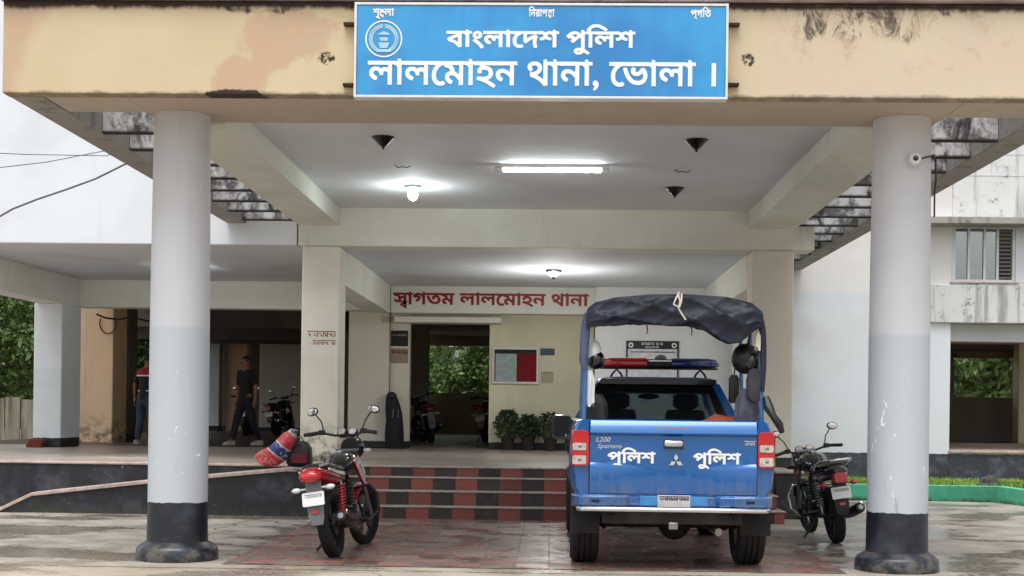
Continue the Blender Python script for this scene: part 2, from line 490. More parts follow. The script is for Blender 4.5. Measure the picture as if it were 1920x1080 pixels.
# ------------------------------------------------------------------ mesh helpers
class MB:
    def __init__(s):
        s.bm = bmesh.new()

    def _x(s, vs, M):
        if M is not None:
            for v in vs:
                v.co = M @ v.co

    def box(s, x0, x1, y0, y1, z0, z1, M=None):
        vs = [s.bm.verts.new((x, y, z)) for z in (z0, z1) for y in (y0, y1) for x in (x0, x1)]
        for f in ((0, 2, 3, 1), (4, 5, 7, 6), (0, 1, 5, 4), (2, 6, 7, 3), (0, 4, 6, 2), (1, 3, 7, 5)):
            s.bm.faces.new([vs[i] for i in f])
        s._x(vs, M)
        return s

    def rings(s, rs, cap=True, close=False, M=None):
        """skin a list of equal rings of points into a closed tube"""
        V = [[s.bm.verts.new(p) for p in r] for r in rs]
        n = len(V[0])
        pairs = list(zip(V, V[1:])) + ([(V[-1], V[0])] if close else [])
        for a, b in pairs:
            for i in range(n):
                j = (i + 1) % n
                s.bm.faces.new((a[i], a[j], b[j], b[i]))
        if cap and not close:
            s.bm.faces.new(list(reversed(V[0])))
            s.bm.faces.new(V[-1])
        s._x([v for r in V for v in r], M)
        return s

    def tube(s, pts, r, seg=8, M=None, close=False, cap=True):
        pts = [Vector(p) for p in pts]
        rr = r if isinstance(r, (list, tuple)) else [r] * len(pts)
        out = []
        up = None
        n = len(pts)
        for i, p in enumerate(pts):
            if close:
                t = pts[(i + 1) % n] - pts[i - 1]
            else:
                t = (pts[min(i + 1, n - 1)] - pts[max(i - 1, 0)])
            t.normalize()
            if up is None:
                up = Vector((0, 0, 1)) if abs(t.z) < 0.9 else Vector((1, 0, 0))
            a = t.cross(up)
            if a.length < 1e-5:
                up = Vector((0, 1, 0))
                a = t.cross(up)
            a.normalize()
            b = a.cross(t).normalized()
            up = b
            out.append([p + (a * math.cos(2 * math.pi * k / seg) + b * math.sin(2 * math.pi * k / seg)) * rr[i] for k in range(seg)])
        return s.rings(out, cap=cap, close=close, M=M)

    def cyl(s, p0, p1, r0, r1=None, seg=16, M=None):
        return s.tube([p0, p1], [r0, r0 if r1 is None else r1], seg, M)

    def lathe(s, prof, c=(0, 0, 0), seg=24, M=None):
        rs = [[(c[0] + r * math.cos(2 * math.pi * k / seg), c[1] + r * math.sin(2 * math.pi * k / seg), c[2] + z) for k in range(seg)] for r, z in prof]
        return s.rings(rs, True, False, M)

    def ell(s, c, r, seg=14, M=None, rot=None):
        rs = []
        for i in range(1, seg // 2 + 1):
            t = math.pi * i / (seg // 2 + 1)
            ring = []
            for k in range(seg):
                a = 2 * math.pi * k / seg
                v = Vector((r[0] * math.sin(t) * math.cos(a), r[1] * math.sin(t) * math.sin(a), -r[2] * math.cos(t)))
                if rot:
                    v = rot @ v
                ring.append(v + Vector(c))
            rs.append(ring)
        V0 = len(s.bm.verts)
        s.rings(rs, False, False, None)
        s.bm.verts.ensure_lookup_table()
        a = [s.bm.verts[V0 + k] for k in range(seg)]
        b = [s.bm.verts[V0 + (len(rs) - 1) * seg + k] for k in range(seg)]
        p0 = Vector((0, 0, -r[2]))
        p1 = Vector((0, 0, r[2]))
        if rot:
            p0, p1 = rot @ p0, rot @ p1
        v0 = s.bm.verts.new(p0 + Vector(c))
        v1 = s.bm.verts.new(p1 + Vector(c))
        for k in range(seg):
            j = (k + 1) % seg
            s.bm.faces.new((a[j], a[k], v0))
            s.bm.faces.new((b[k], b[j], v1))
        s.bm.verts.ensure_lookup_table()
        s._x([s.bm.verts[i] for i in range(V0, len(s.bm.verts))], M)
        return s

    def torus(s, c, R_, r, axis='X', seg=28, rs=10, M=None, sx=1.0):
        rings = []
        for i in range(seg):
            a = 2 * math.pi * i / seg
            ring = []
            for k in range(rs):
                b = 2 * math.pi * k / rs
                rad = R_ + r * math.cos(b)
                w = r * math.sin(b) * sx
                u, v = rad * math.cos(a), rad * math.sin(a)
                p = {'X': (w, u, v), 'Y': (u, w, v), 'Z': (u, v, w)}[axis]
                ring.append(Vector(p) + Vector(c))
            rings.append(ring)
        return s.rings(rings, False, True, M)

    def prism(s, poly, axis, d0, d1, M=None):
        """outline in the two other axes pushed from d0 to d1"""
        def P(u, v, d):
            return {'X': (d, u, v), 'Y': (u, d, v), 'Z': (u, v, d)}[axis]
        return s.rings([[P(u, v, d0) for u, v in poly], [P(u, v, d1) for u, v in poly]], M=M)

    def sheet(s, fn, nu, nv, M=None, thick=0.0):
        """a grid of points fn(u, v), optionally given a thickness"""
        V = [[s.bm.verts.new(fn(i / nu, j / nv)) for j in range(nv + 1)] for i in range(nu + 1)]
        F = []
        for i in range(nu):
            for j in range(nv):
                F.append(s.bm.faces.new((V[i][j], V[i + 1][j], V[i + 1][j + 1], V[i][j + 1])))
        if thick:
            s.bm.normal_update()
            g = bmesh.ops.solidify(s.bm, geom=F, thickness=thick)
        s._x([v for r in V for v in r], M) if not thick else None
        return s

    def build(s, name, mat, parent=None, loc=None, smooth=40, bevel=0.0, world=True):
        bmesh.ops.remove_doubles(s.bm, verts=s.bm.verts, dist=1e-6)
        bmesh.ops.recalc_face_normals(s.bm, faces=s.bm.faces)
        off = Vector((0, 0, 0))
        if parent is not None and world:
            p = parent
            while p is not None:
                off += p.location if p.type == 'EMPTY' else Vector((0, 0, 0))
                p = p.parent
        if loc is not None:
            off = Vector(loc)
        if off.length:
            bmesh.ops.translate(s.bm, verts=s.bm.verts, vec=-off)
        if smooth:
            s.bm.normal_update()
            for f in s.bm.faces:
                f.smooth = True
            for e in s.bm.edges:
                if len(e.link_faces) == 2:
                    if e.calc_face_angle(0) > R(smooth):
                        e.smooth = False
        me = bpy.data.meshes.new(name)
        s.bm.to_mesh(me)
        s.bm.free()
        o = bpy.data.objects.new(name, me)
        COL.objects.link(o)
        if isinstance(mat, str):
            mat = MATS[mat]
        me.materials.append(mat)
        if parent is not None:
            o.parent = parent
        if loc is not None and parent is None:
            o.location = loc
        if bevel:
            b = o.modifiers.new('bevel', 'BEVEL')
            b.width = bevel
            b.segments = 2
            b.limit_method = 'ANGLE'
            b.angle_limit = R(50)
        return o


def tag(o, label=None, cat=None, group=None, kind=None):
    if label:
        o['label'] = label
    if cat:
        o['category'] = cat
    if group:
        o['group'] = group
    if kind:
        o['kind'] = kind
    return o


def thing(name, label, cat, loc=(0, 0, 0), group=None, rot=None):
    o = bpy.data.objects.new(name, None)
    o.empty_display_size = 0.2
    COL.objects.link(o)
    o.location = loc
    if rot:
        o.rotation_euler = rot
    return tag(o, label, cat, group)


def copy_tree(o, parent=None):
    c = o.copy()
    COL.objects.link(c)
    if parent is not None:
        c.parent = parent
    for ch in list(o.children):
        copy_tree(ch, c)
    return c


def bx(name, mat, parent, *b, bevel=0.008):
    return MB().box(*b).build(name, mat, parent, bevel=bevel)


# ------------------------------------------------------------------ lettering: glyph outlines of the built-in font, refilled and flattened
def glyph_tris(body, bold=0.0, shear=0.0):
    cu = bpy.data.curves.new('t', 'FONT')
    cu.body = body
    cu.fill_mode = 'NONE'
    cu.resolution_u = 3
    o = bpy.data.objects.new('t', cu)
    COL.objects.link(o)
    dg = bpy.context.evaluated_depsgraph_get()
    me = bpy.data.meshes.new_from_object(o.evaluated_get(dg))
    V = [(v.co.x + shear * v.co.y, v.co.y) for v in me.vertices]
    nxt = {}
    for e in me.edges:
        a, b = e.vertices
        nxt.setdefault(a, []).append(b)
        nxt.setdefault(b, []).append(a)
    loops, seen = [], set()
    for i in range(len(V)):
        if i in seen or i not in nxt:
            continue
        lp = [i]
        seen.add(i)
        cur = i
        # curves come out with their points in order, so follow rising index
        while True:
            c = [k for k in nxt[cur] if k not in seen]
            if not c:
                break
            c = cur + 1 if cur + 1 in c else c[0]
            seen.add(c)
            lp.append(c)
            cur = c
        if len(lp) > 2:
            loops.append([V[k] for k in lp])
    bpy.data.objects.remove(o)
    bpy.data.curves.remove(cu)
    bpy.data.meshes.remove(me)
    out = []
    for lp in loops:
        q = [lp[0]]
        for p in lp[1:]:
            if math.dist(p, q[-1]) > 1e-4:
                q.append(p)
        if math.dist(q[0], q[-1]) < 1e-4:
            q.pop()
        if len(q) > 2:
            out.append(q)
    def sarea(q):
        return sum(a[0] * b[1] - a[1] * b[0] for a, b in zip(q, q[1:] + q[:1]))
    area = sum(sarea(q) for q in out)
    for i, q in enumerate(out):          # a mark drawn the other way round that lies in no other outline is filled too
        if sarea(q) * area < 0:
            xs, ys_ = [p[0] for p in q], [p[1] for p in q]
            if not any(k != i and min(p[0] for p in w) <= min(xs) and max(p[0] for p in w) >= max(xs)
                       and min(p[1] for p in w) <= min(ys_) and max(p[1] for p in w) >= max(ys_) for k, w in enumerate(out)):
                out[i] = q[::-1]
    sgn = 1 if area > 0 else -1
    if bold:
        for q in out:
            n = len(q)
            new = []
            for i in range(n):
                ax, ay = q[i - 1]
                bx_, by = q[(i + 1) % n]
                dx, dy = bx_ - ax, by - ay
                L = math.hypot(dx, dy) or 1
                new.append((q[i][0] + sgn * dy / L * bold, q[i][1] - sgn * dx / L * bold))
            q[:] = new
    pts, edges = [], []
    for q in out:
        b = len(pts)
        pts += [Vector(p) for p in q]
        edges += [(b + i, b + (i + 1) % len(q)) for i in range(len(q))]
    vs, es, fs, *_ = delaunay_2d_cdt(pts, edges, [], 0, 1e-5)
    P = np.array([(v.x, v.y) for v in vs])
    F = np.array([f for f in fs if len(f) == 3])
    cen = P[F].mean(axis=1)
    A = np.array([pts[a][:] for a, b in edges])
    B = np.array([pts[b][:] for a, b in edges])
    wn_ = np.zeros(len(cen), int)
    for (ax, ay), (bx_, by) in zip(A, B):
        side = (bx_ - ax) * (cen[:, 1] - ay) - (cen[:, 0] - ax) * (by - ay)
        wn_ += ((ay <= cen[:, 1]) & (by > cen[:, 1]) & (side > 0)).astype(int)
        wn_ -= ((ay > cen[:, 1]) & (by <= cen[:, 1]) & (side < 0)).astype(int)
    F = F[wn_ != 0]
    return P, F


REF = {}


def ref_height(ch):
    if ch not in REF:
        P, F = glyph_tris(ch)
        u = P[np.unique(F)]
        REF[ch] = (u[:, 1].min(), u[:, 1].max())
    return REF[ch]


def lettering(name, pieces, mat, parent, origin, width, height, right=(1, 0, 0), up=(0, 0, 1), ref='ল', bold=0.02, shear=0.0):
    """pieces: [(text, dx, dy, scale)] in em; fitted to a width, with the letter ref of the given height standing on origin (left end)"""
    if isinstance(pieces, str):
        pieces = [(pieces, 0, 0, 1)]
    allP, allF, nb = [], [], 0
    pen = 0.0
    for body, dx, dy, sc in pieces:
        P, F = glyph_tris(body, bold / sc, shear)
        x0 = P[np.unique(F)][:, 0]
        P = P * sc
        base = pen if dx is None else dx
        P = P + np.array([base, dy])
        if dx is None:
            pen += x0.max() * sc
        allP.append(P)
        allF.append(F + nb)
        nb += len(P)
    P = np.concatenate(allP)
    F = np.concatenate(allF)
    used = np.unique(F)
    lo, hi = ref_height(ref)
    xa, xb = P[used][:, 0].min(), P[used][:, 0].max()
    sx, sy = width / (xb - xa), height / (hi - lo)
    o = Vector(origin)
    r, u = Vector(right), Vector(up)
    idx = {k: i for i, k in enumerate(used)}
    verts = [o + r * ((P[k][0] - xa) * sx) + u * ((P[k][1] - lo) * sy) for k in used]
    faces = [tuple(idx[k] for k in f) for f in F]
    off = Vector((0, 0, 0))
    p = parent
    while p is not None:
        off += p.location
        p = p.parent
    me = bpy.data.meshes.new(name)
    me.from_pydata([v - off for v in verts], [], faces)
    ob = bpy.data.objects.new(name, me)
    COL.objects.link(ob)
    me.materials.append(MATS[mat] if isinstance(mat, str) else mat)
    ob.parent = parent
    return ob


def shaky_rows(mb, x0, x1, z1, z0, rows, y, rnd, h=0.4, gap=0.25):
    """rows of small illegible script on a plane facing the viewer: a broken head line with stems and hooks under it"""
    dz = (z1 - z0) / rows
    for i in range(rows):
        zt = z1 - dz * (0.5 - h / 2 * 1.0) - dz * 0.0
        zt = z1 - dz * (0.5 - h / 2)
        zb = zt - dz * h
        t = dz * h * 0.17
        x = x0
        while x < x1 - dz * 0.2:
            w = min(rnd.uniform(0.35, 0.8) * dz * h * 1.6, x1 - x)
            if rnd.random() > gap:
                mb.box(x, x + w, y - 0.0012, y, zt - t, zt)
                k = rnd.random()
                if k < 0.75:
                    mb.box(x + w - t * 1.1, x + w - t * 0.1, y - 0.0014, y - 0.0002, zb, zt - t)
                a = rnd.uniform(0.35, 0.75)
                mb.prism([(x + w * 0.1, zt - t - (zt - zb) * a * 0.5), (x + w * 0.1 + t, zt - t - (zt - zb) * a * 0.5), (x + w * 0.75, zb + t), (x + w * 0.75 - t, zb)], 'Y', y - 0.001, y)
                if k > 0.4:
                    mb.box(x + w * 0.1, x + w * 0.6, y - 0.0016, y - 0.0004, zb + (zt - zb) * 0.4, zb + (zt - zb) * 0.4 + t)
                x += w * 1.02
            else:
                x += w * 0.6
    return mb


# ------------------------------------------------------------------ ground
def sheet_poly(name, mat, pts, z):
    me = bpy.data.meshes.new(name)
    me.from_pydata([(x, y, z) for x, y in pts], [], [tuple(range(len(pts)))])
    o = bpy.data.objects.new(name, me)
    COL.objects.link(o)
    me.materials.append(MATS[mat])
    return tag(o, kind='structure')


sheet_poly('ground', 'concrete', [(-400, -60), (400, -60), (400, 700), (-400, 700)], 0.0)
sheet_poly('tile_paving', 'tiles', [(-2.83, 11.92), (2.55, 11.92), (2.55, 17.22), (-2.83, 17.22)], 0.005)

# flower bed: green kerb, grass, soil
s = Sh('green painted kerb')
p = s.pos()
n = s.noise(p, 6, 7, 0.7)
gx, gy, gz = s.xyz(p)
colr = s.mix(s.ramp(n, 0.4, 0.7), C(82, 186, 150), C(104, 200, 166))
colr = s.mix(s.m('MULTIPLY', s.ramp(gz, 0.09, 0.0), s.ramp(n, 0.4, 0.6)), colr, C(58, 80, 66))
MATS['green'] = s.fin(colr, 0.6)
MATS['soil'] = plain('dark soil', C(70, 58, 44), 0.95, var=0.3)
kb = MB()
kb.prism([(4.0, 22.45), (7.12, 22.25), (7.12, 22.45), (4.0, 22.65)], 'Z', 0, 0.25)
kb.prism([(7.12, 22.25), (7.5, 18.6), (7.68, 18.6), (7.30, 22.45), (7.12, 22.45)], 'Z', 0, 0.25)
tag(kb.build('kerb', 'green', bevel=0.012), kind='structure')
so_ = MB()
so_.prism([(4.0, 22.64), (7.2, 22.43), (7.66, 18.6), (16, 18.6), (16, 24.99), (4.0, 24.99)], 'Z', 0.001, 0.17)
tag(so_.build('soil', 'soil'), kind='structure')


def blades(n, area, h0, h1, seed, z):
    rnd = random.Random(seed)
    vs, fs = [], []
    while len(fs) < n:
        x, y = area(rnd)
        h = rnd.uniform(h0, h1)
        a = rnd.uniform(0, math.pi)
        w = 0.012 + rnd.random() * 0.012
        lx, ly = rnd.gauss(0, 0.035), rnd.gauss(0, 0.035)
        b = len(vs)
        vs += [(x - w * math.cos(a), y - w * math.sin(a), z), (x + w * math.cos(a), y + w * math.sin(a), z), (x + lx, y + ly, z + h)]
        fs.append((b, b + 1, b + 2))
    return vs, fs


def leaf_material(name, dark, lite, sc=2.0):
    s = Sh(name)
    v = s.obj()
    n = s.noise(v, sc, 3)
    n2 = s.noise(v, sc * 14, 2)
    col = s.mix(s.ramp(s.m('ADD', s.m('MULTIPLY', n, 0.5), s.m('MULTIPLY', n2, 0.5)), 0.36, 0.64), dark, lite)
    s.b.inputs['Subsurface Weight'].default_value = 0.0
    return s.fin(col, 0.5)


MATS['grass'] = leaf_material('grass blades', (0.10, 0.22, 0.02, 1), (0.36, 0.52, 0.09, 1))
MATS['leaf'] = leaf_material('tree leaves', (0.022, 0.06, 0.014, 1), (0.20, 0.32, 0.08, 1))
MATS['leaf_dark'] = leaf_material('dark shrub leaves', (0.014, 0.035, 0.012, 1), (0.05, 0.10, 0.03, 1), 5)
MATS['bark'] = plain('bark', C(92, 80, 66), 0.9, var=0.3, bump=0.5)


def garea(r):
    if r.random() < 0.62:
        return r.uniform(4.0, 9.5), r.uniform(22.66, 24.9)
    return r.uniform(7.75, 12.5), r.uniform(18.7, 22.7)


vs, fs = blades(26000, garea, 0.05, 0.13, 3, 0.165)
me = bpy.data.meshes.new('grass')
me.from_pydata(vs, [], fs)
go = bpy.data.objects.new('grass', me)
COL.objects.link(go)
me.materials.append(MATS['grass'])
tag(go, 'short bright grass in the green kerbed flower bed', 'grass', kind='stuff')
st = MB().ell((0, 0, 0.09), (0.19, 0.14, 0.12), 12)
rs_ = random.Random(5)
for v in st.bm.verts:
    v.co *= 1 + rs_.uniform(-0.18, 0.18)
tag(st.build('stone', plain('mossy stone', C(86, 84, 74), 0.95, var=0.4, bump=0.6), loc=None, smooth=20), 'grey mossy stone lying in the grass behind the green kerb', 'stone').location = (7.2, 22.95, 0.17)

# ------------------------------------------------------------------ the police station building
PS = thing('police_station', 'white concrete police station with an open ground floor of cream pillars under an upper storey', 'building', (-3, 22, 0))
bx('floor_platform', 'floor', PS, -11.2, 3.22, 18.16, 44, 0.0, 0.62, bevel=0)
bx('plinth_wall', 'blackwall', PS, -11.2, -2.75, 18.06, 18.157, 0, 0.585)
bx('plinth_wall', 'blackwall', PS, 2.92, 3.22, 18.06, 18.157, 0, 0.585)
bx('plinth_wall', 'blackwall', PS, 3.223, 3.26, 18.06, 24.9, 0, 0.585)
bx('nosing', 'nosing', PS, -11.2, -2.75, 18.03, 18.157, 0.588, 0.622, bevel=0.01)
bx('nosing', 'nosing', PS, 2.92, 3.29, 18.03, 18.157, 0.588, 0.622, bevel=0.01)
bx('upper_wall', 'white', PS, -9.3, -3.6, 19.40, 19.65, 3.65, 10.2)
bx('upper_wall', 'white', PS, -3.6, 3.56, 19.92, 20.1, 3.9, 10.2)
bx('upper_wall', 'white_mould', PS, 3.40, 3.56, 20.1, 24.98, 3.66, 10.2)
bx('roof', 'ceiling', PS, -11.2, 3.56, 19.5, 44, 10.2, 10.4)
fs_ = MB()
fs_.box(-9.1, 3.39, 19.66, 34.0, 3.65, 3.83)
fs_.box(-9.1, -3.6, 19.402, 19.66, 3.645, 3.649)
fs_.build('ground_floor_ceiling', 'soffit', PS)
bx('hall_ceiling', 'brown', PS, -11.2, 3.39, 34.001, 44.0, 3.65, 3.83)  # brown here paints in the deep shade of the hall ceiling
bx('end_beam', 'beam', PS, -9.0, -8.6, 19.66, 24.9, 3.14, 3.649)
bx('veranda_beam', 'beam', PS, -9.0, -3.35, 25.0, 25.4, 3.15, 3.649)
bx('lobby_beam', 'beam', PS, -3.42, -2.99, 19.96, 25.58, 3.14, 3.649)
bx('lobby_beam', 'beam', PS, 2.79, 3.2, 19.96, 25.48, 3.14, 3.649)
for y in (30.5, 36.0):
    bx('hall_shade_beam', 'brown', PS, -11.0, -4.3, y, y + 0.35, 3.12, 3.649)  # beams added to darken the hall, their brown standing in for shade
bx('hall_floor_shade', plain('hall floor shade tone', C(74, 62, 56), 0.4, var=0.25, sc=1.5), PS, -11.2, -4.76, 25.6, 43.88, 0.6205, 0.626, bevel=0)  # extra sheet over the floor, its dark colour painting in the hall's shade
# front pillars under the porch's back beam
pl1 = bx('pillar', 'cream_foot', PS, -3.52, -2.98, 19.40, 19.94, 0.62, 3.64, bevel=0.02)
pl2 = bx('pillar', 'pale_plinth', PS, 2.79, 3.36, 19.40, 19.94, 0.0, 3.64, bevel=0.02)
bx('pillar', 'grey_plinth', PS, -9.05, -8.55, 24.0, 24.98, 0.62, 3.14, bevel=0.02)
bx('pillar', 'pale_plinth', PS, -3.85, -3.08, 26.2, 26.8, 0.62, 3.649, bevel=0.02)
bx('pillar', 'orange', PS, -9.68, -8.76, 27.5, 28.4, 0.60, 3.649, bevel=0.02)
bx('pillar', 'brown', PS, -9.4, -8.72, 28.41, 29.0, 0.62, 3.649, bevel=0.02)
bx('pillar', 'grey_plinth', PS, -10.6, -10.16, 42.2, 42.7, 0.62, 3.649)
MATS['far_orange_lit'] = wallpaint('orange paint with painted-in light', C(244, 204, 174), mould=0.3)  # lighter copy of the orange, with the side light put into its colour
bx('pillar', 'far_orange_lit', PS, -9.98, -9.35, 42.4, 42.9, 0.62, 3.649)
bx('back_wall', wallpaint('pale paint with painted-in light over black plinth', C(240, 236, 222), mould=0.4, black=C(28, 28, 31), zblack=0.76), PS, -8.97, -4.0, 42.4, 42.6, 0.62, 3.649)  # pale paint lightened to carry the light falling on the far wall
bx('hall_shade_beam', 'brown', PS, -11.0, -4.0, 41.7, 42.1, 3.3, 3.648)  # real beam, browned to paint in the hall's shade
# lobby
sb_ = bx('sign_beam', 'beam', PS, -2.985, 0.80, 25.60, 26.0, 3.15, 3.649)
W_ = MB()
W_.box(0.80, 3.55, 25.50, 25.7, 0.62, 3.649)
W_.build('lobby_wall', wallpaint('grey lobby wall', C(238, 240, 243), mould=0.08), PS)
bx('lobby_wall', 'cream_plinth', PS, -1.18, 0.799, 26.35, 26.6, 0.62, 3.648)
bx('lobby_wall', 'pale_plinth', PS, -3.07, -2.70, 26.35, 26.6, 0.62, 3.648)
bx('lobby_wall', 'cream', PS, -2.70, -1.18, 26.4, 26.6, 3.0, 3.648)
bx('door_ledge', 'beam', PS, -2.95, -0.94, 25.86, 26.34, 2.99, 3.10, bevel=0.01)
bx('inner_wall', 'cream_plinth', PS, -4.6, -3.10, 35.0, 35.2, 0.62, 3.648)
bx('inner_wall', 'olive', PS, -1.16, -1.0, 26.61, 43.0, 0.62, 3.648)
bx('inner_wall', 'olive', PS, -4.75, -4.6, 27.0, 43.0, 0.62, 3.648)
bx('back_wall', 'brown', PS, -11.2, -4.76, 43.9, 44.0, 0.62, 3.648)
bw = MB()
bw.box(-4.6, -1.17, 43.0, 43.2, 0.62, 1.88)
bw.box(-4.6, -1.17, 43.0, 43.2, 3.35, 3.648)
bw.build('back_wall', 'olive', PS)
# faded red writing on the porch pillar, two rows of flaked strokes
MATS['faded_red'] = plain('flaked red paint', C(176, 128, 112), 0.8, var=0.3)
r_ = random.Random(11)
for za, zb in ((2.46, 2.35), (2.33, 2.24)):
    q = MB()
    shaky_rows(q, -3.43, -3.03, za, zb, 1, 19.397, r_, 0.75, 0.12)
    q.build('faded_lettering', 'faded_red', pl1, smooth=0)

MATS['sign_red'] = plain('red sign paint', C(150, 16, 30), 0.5)
# স্বাগতম লালমোহন থানা: the conjunct is set from its two letters
lettering('welcome_lettering', [('স', 0, 0, 1), ('ব', 0.34, -0.17, 0.58), ('াগতম', None, 0, 1)][0:0] or
          [('স', 0, 0, 1), ('ব', 0.30, -0.20, 0.60), ('াগতম লালেমাহন থানা', 0.665, 0, 1)],
          'sign_red', sb_, (-2.94, 25.596, 3.305), 3.62, 0.205, bold=0.03)

# steps up to the lobby
SX0, SX1 = -2.75, 2.75
ST = thing('entrance_steps', 'four tiled entrance steps chequered red and black below the lobby', 'steps', (0, 17.6, 0))
lev = [(17.20, 0.155, 0.15), (17.50, 0.33, 0.10), (17.80, 0.49, 0.05), (18.06, 0.617, 0.0)]
z0 = 0.0
for y, z, e in lev:
    yb = 18.055
    if y < 18.0:
        bx('step', 'step', ST, SX0, SX1 + e, y, yb + (0.0), z0 + (0.0 if z0 == 0 else 0.001), z - 0.0145, bevel=0)
        bx('tread', 'tread', ST, SX0, SX1 + e + 0.02, y - 0.02, yb, z - 0.014, z, bevel=0.004)
    else:
        bx('step', 'step', ST, SX0, SX1, y, 18.157, z0 + 0.001, z - 0.0145, bevel=0)
        bx('tread', 'tread', ST, SX0, SX1 + 0.02, y - 0.02, 18.157, z - 0.014, z + 0.006, bevel=0.004)
    z0 = z

# ramp on the left
RP = thing('ramp', 'black sided concrete ramp climbing to the veranda left of the steps', 'ramp', (-5, 17.7, 0))
prof = [(-7.6, 0.004), (-7.0, 0.03), (-6.52, 0.25), (-5.1, 0.42), (-3.3, 0.60), (-2.77, 0.60), (-2.77, 0.0), (-7.6, 0.0)]
MB().prism([(x, max(0.0, z - 0.0)) for x, z in prof], 'Y', 17.36, 18.05).build('ramp_body', 'concrete', RP)
fr = [(-7.2, 0.0), (-6.98, 0.0), (-6.52, 0.208), (-5.1, 0.378), (-3.3, 0.56), (-2.77, 0.56), (-2.77, 0.0)]
MB().prism(fr, 'Y', 17.31, 17.357).build('side_wall', 'blackwall', RP)
tp = [(-7.02, 0.012), (-6.52, 0.255), (-5.1, 0.425), (-3.3, 0.607), (-2.77, 0.607)]
MB().prism(tp + [(x, z - 0.045) for x, z in reversed(tp)], 'Y', 17.27, 17.52).build('edge', 'nosing', RP, bevel=0.006)

# ------------------------------------------------------------------ the porch
PO = thing('entrance_porch', 'cream fronted concrete entrance porch on two grey round columns', 'porch', (-0.12, 15, 0))
bx('fascia', 'fascia', PO, -4.59, 4.33, 11.40, 11.55, 3.945, 4.72, bevel=0.01)
bx('roof_edge', 'ledge', PO, -4.63, 4.37, 11.33, 12.2, 4.725, 4.83, bevel=0.015)
MATS['shade_browned'] = wallpaint('dingy porch soffit', C(190, 178, 166), mould=0.4)  # beam paint browned for shade and light off the ground, plus mould
bx('front_beam', 'shade_browned', PO, -3.60, 3.39, 11.553, 12.58, 3.957, 4.70)
bx('front_beam', 'shade_browned', PO, -4.30, -3.601, 11.553, 12.17, 3.957, 4.70)
bx('front_beam', 'shade_browned', PO, 3.391, 4.18, 11.553, 12.17, 3.957, 4.70)
bx('side_beam', 'beam', PO, -3.58, -3.0, 12.583, 19.4, 3.935, 4.70, bevel=0.012)
bx('side_beam', 'beam', PO, 2.73, 3.37, 12.583, 19.4, 3.935, 4.70, bevel=0.012)
bx('ceiling', 'ceiling', PO, -2.998, 2.728, 12.583, 19.4, 4.18, 4.34, bevel=0)
bx('back_beam', 'beam', PO, -3.58, 3.64, 19.403, 19.915, 3.643, 4.70, bevel=0.012)
MATS['outer'] = wallpaint('grey concrete edge beam', C(158, 155, 151), mould=0.8)
bx('outer_beam', 'outer', PO, -4.59, -4.31, 11.553, 19.39, 3.95, 4.70)
bx('outer_beam', 'outer', PO, 4.19, 4.47, 11.553, 24.98, 3.95, 4.70)
ys = [13.1 + 0.86 * i for i in range(8)]
for y in ys:
    bx('rib', 'rib', PO, -4.309, -3.583, y, y + 0.10, 3.96, 4.52)
for i in range(14):
    y = 13.2 + 0.86 * i
    if y < 19.3:
        bx('rib', 'rib', PO, 3.373, 4.189, y, y + 0.10, 3.96, 4.52)
    elif y > 20 and y < 24.6:
        bx('rib', 'rib', PO, 3.563, 4.189, y, y + 0.10, 3.96, 4.52)
for xx in (-3.32, 3.06):
    prof = [(0.36, 0.0), (0.365, 0.02), (0.355, 0.10), (0.335, 0.125), (0.285, 0.155), (0.268, 0.165), (0.264, 0.4), (0.262, 0.54), (0.262, 2.0), (0.255, 3.0), (0.246, 3.955)]
    MB().lathe(prof, (xx, 12.3, 0), 56).build('column', 'column', PO)
# chipped paint flakes on the columns stay in the paint; tie rods
# ------------------------------------------------------------------ right wing
RW = thing('side_wing', 'white two storey wing with a dark opening and sliding window right of the porch', 'building', (8, 25, 0))
bx('wall', 'side_wall', RW, 3.262, 7.13, 25.0, 25.25, 0, 10.2)
bx('wall', 'side_wall', RW, 7.13, 13, 25.0, 25.25, 0, 0.70)
bx('sill_slab', 'nosing', RW, 7.11, 13, 24.96, 33, 0.701, 0.75)
bx('wall', 'white_mould', RW, 7.13, 13, 25.0, 25.25, 3.03, 3.76)
bx('floor_band', 'white_mould', RW, 6.75, 13, 24.93, 24.998, 3.03, 3.70)
bx('wall', 'white', RW, 7.13, 7.16, 25.0, 25.25, 3.76, 4.77)
bx('wall', 'white', RW, 8.26, 13, 25.0, 25.25, 3.76, 4.77)
bx('wall', 'white_mould', RW, 7.13, 13, 25.0, 25.25, 4.77, 10.2)
ch = bx('sun_shade', 'mouldy_ledge', RW, 5.9, 13, 24.5, 24.998, 4.74, 4.86)
for z in (5.66, 6.04):
    bx('wall_groove', 'soffit', RW, 4.5, 13, 24.994, 24.999, z, z + 0.012, bevel=0)
bx('lintel', 'white', RW, 7.13, 13, 25.4, 25.6, 2.72, 3.03)
bx('inner_ceiling', 'olive', RW, 3.6, 13, 25.251, 33.2, 3.05, 3.2)
iw = MB()
iw.box(5.5, 9.45, 32.8, 33, 0.75, 3.05)
iw.box(10.85, 13, 32.8, 33, 0.75, 3.05)
iw.box(9.45, 10.85, 32.8, 33, 0.75, 1.81)
iw.box(9.45, 10.85, 32.8, 33, 2.86, 3.05)
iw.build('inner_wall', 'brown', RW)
bx('inner_beam', plain('brown painted beam', C(84, 60, 54), 0.6), RW, 9.45, 10.85, 32.7, 32.79, 2.72, 2.9)
bx('inner_pillar', 'olive', RW, 10.75, 10.97, 32.2, 32.6, 0.75, 3.05)
bx('side_wall', 'olive', RW, 7.0, 7.12, 25.26, 32.7, 0.75, 3.05)
bx('roof', 'ceiling', RW, 3.262, 13, 24.9, 33, 10.2, 10.4)
wi = thing('window', None, None, (0, 0, 0))
wi.parent = RW
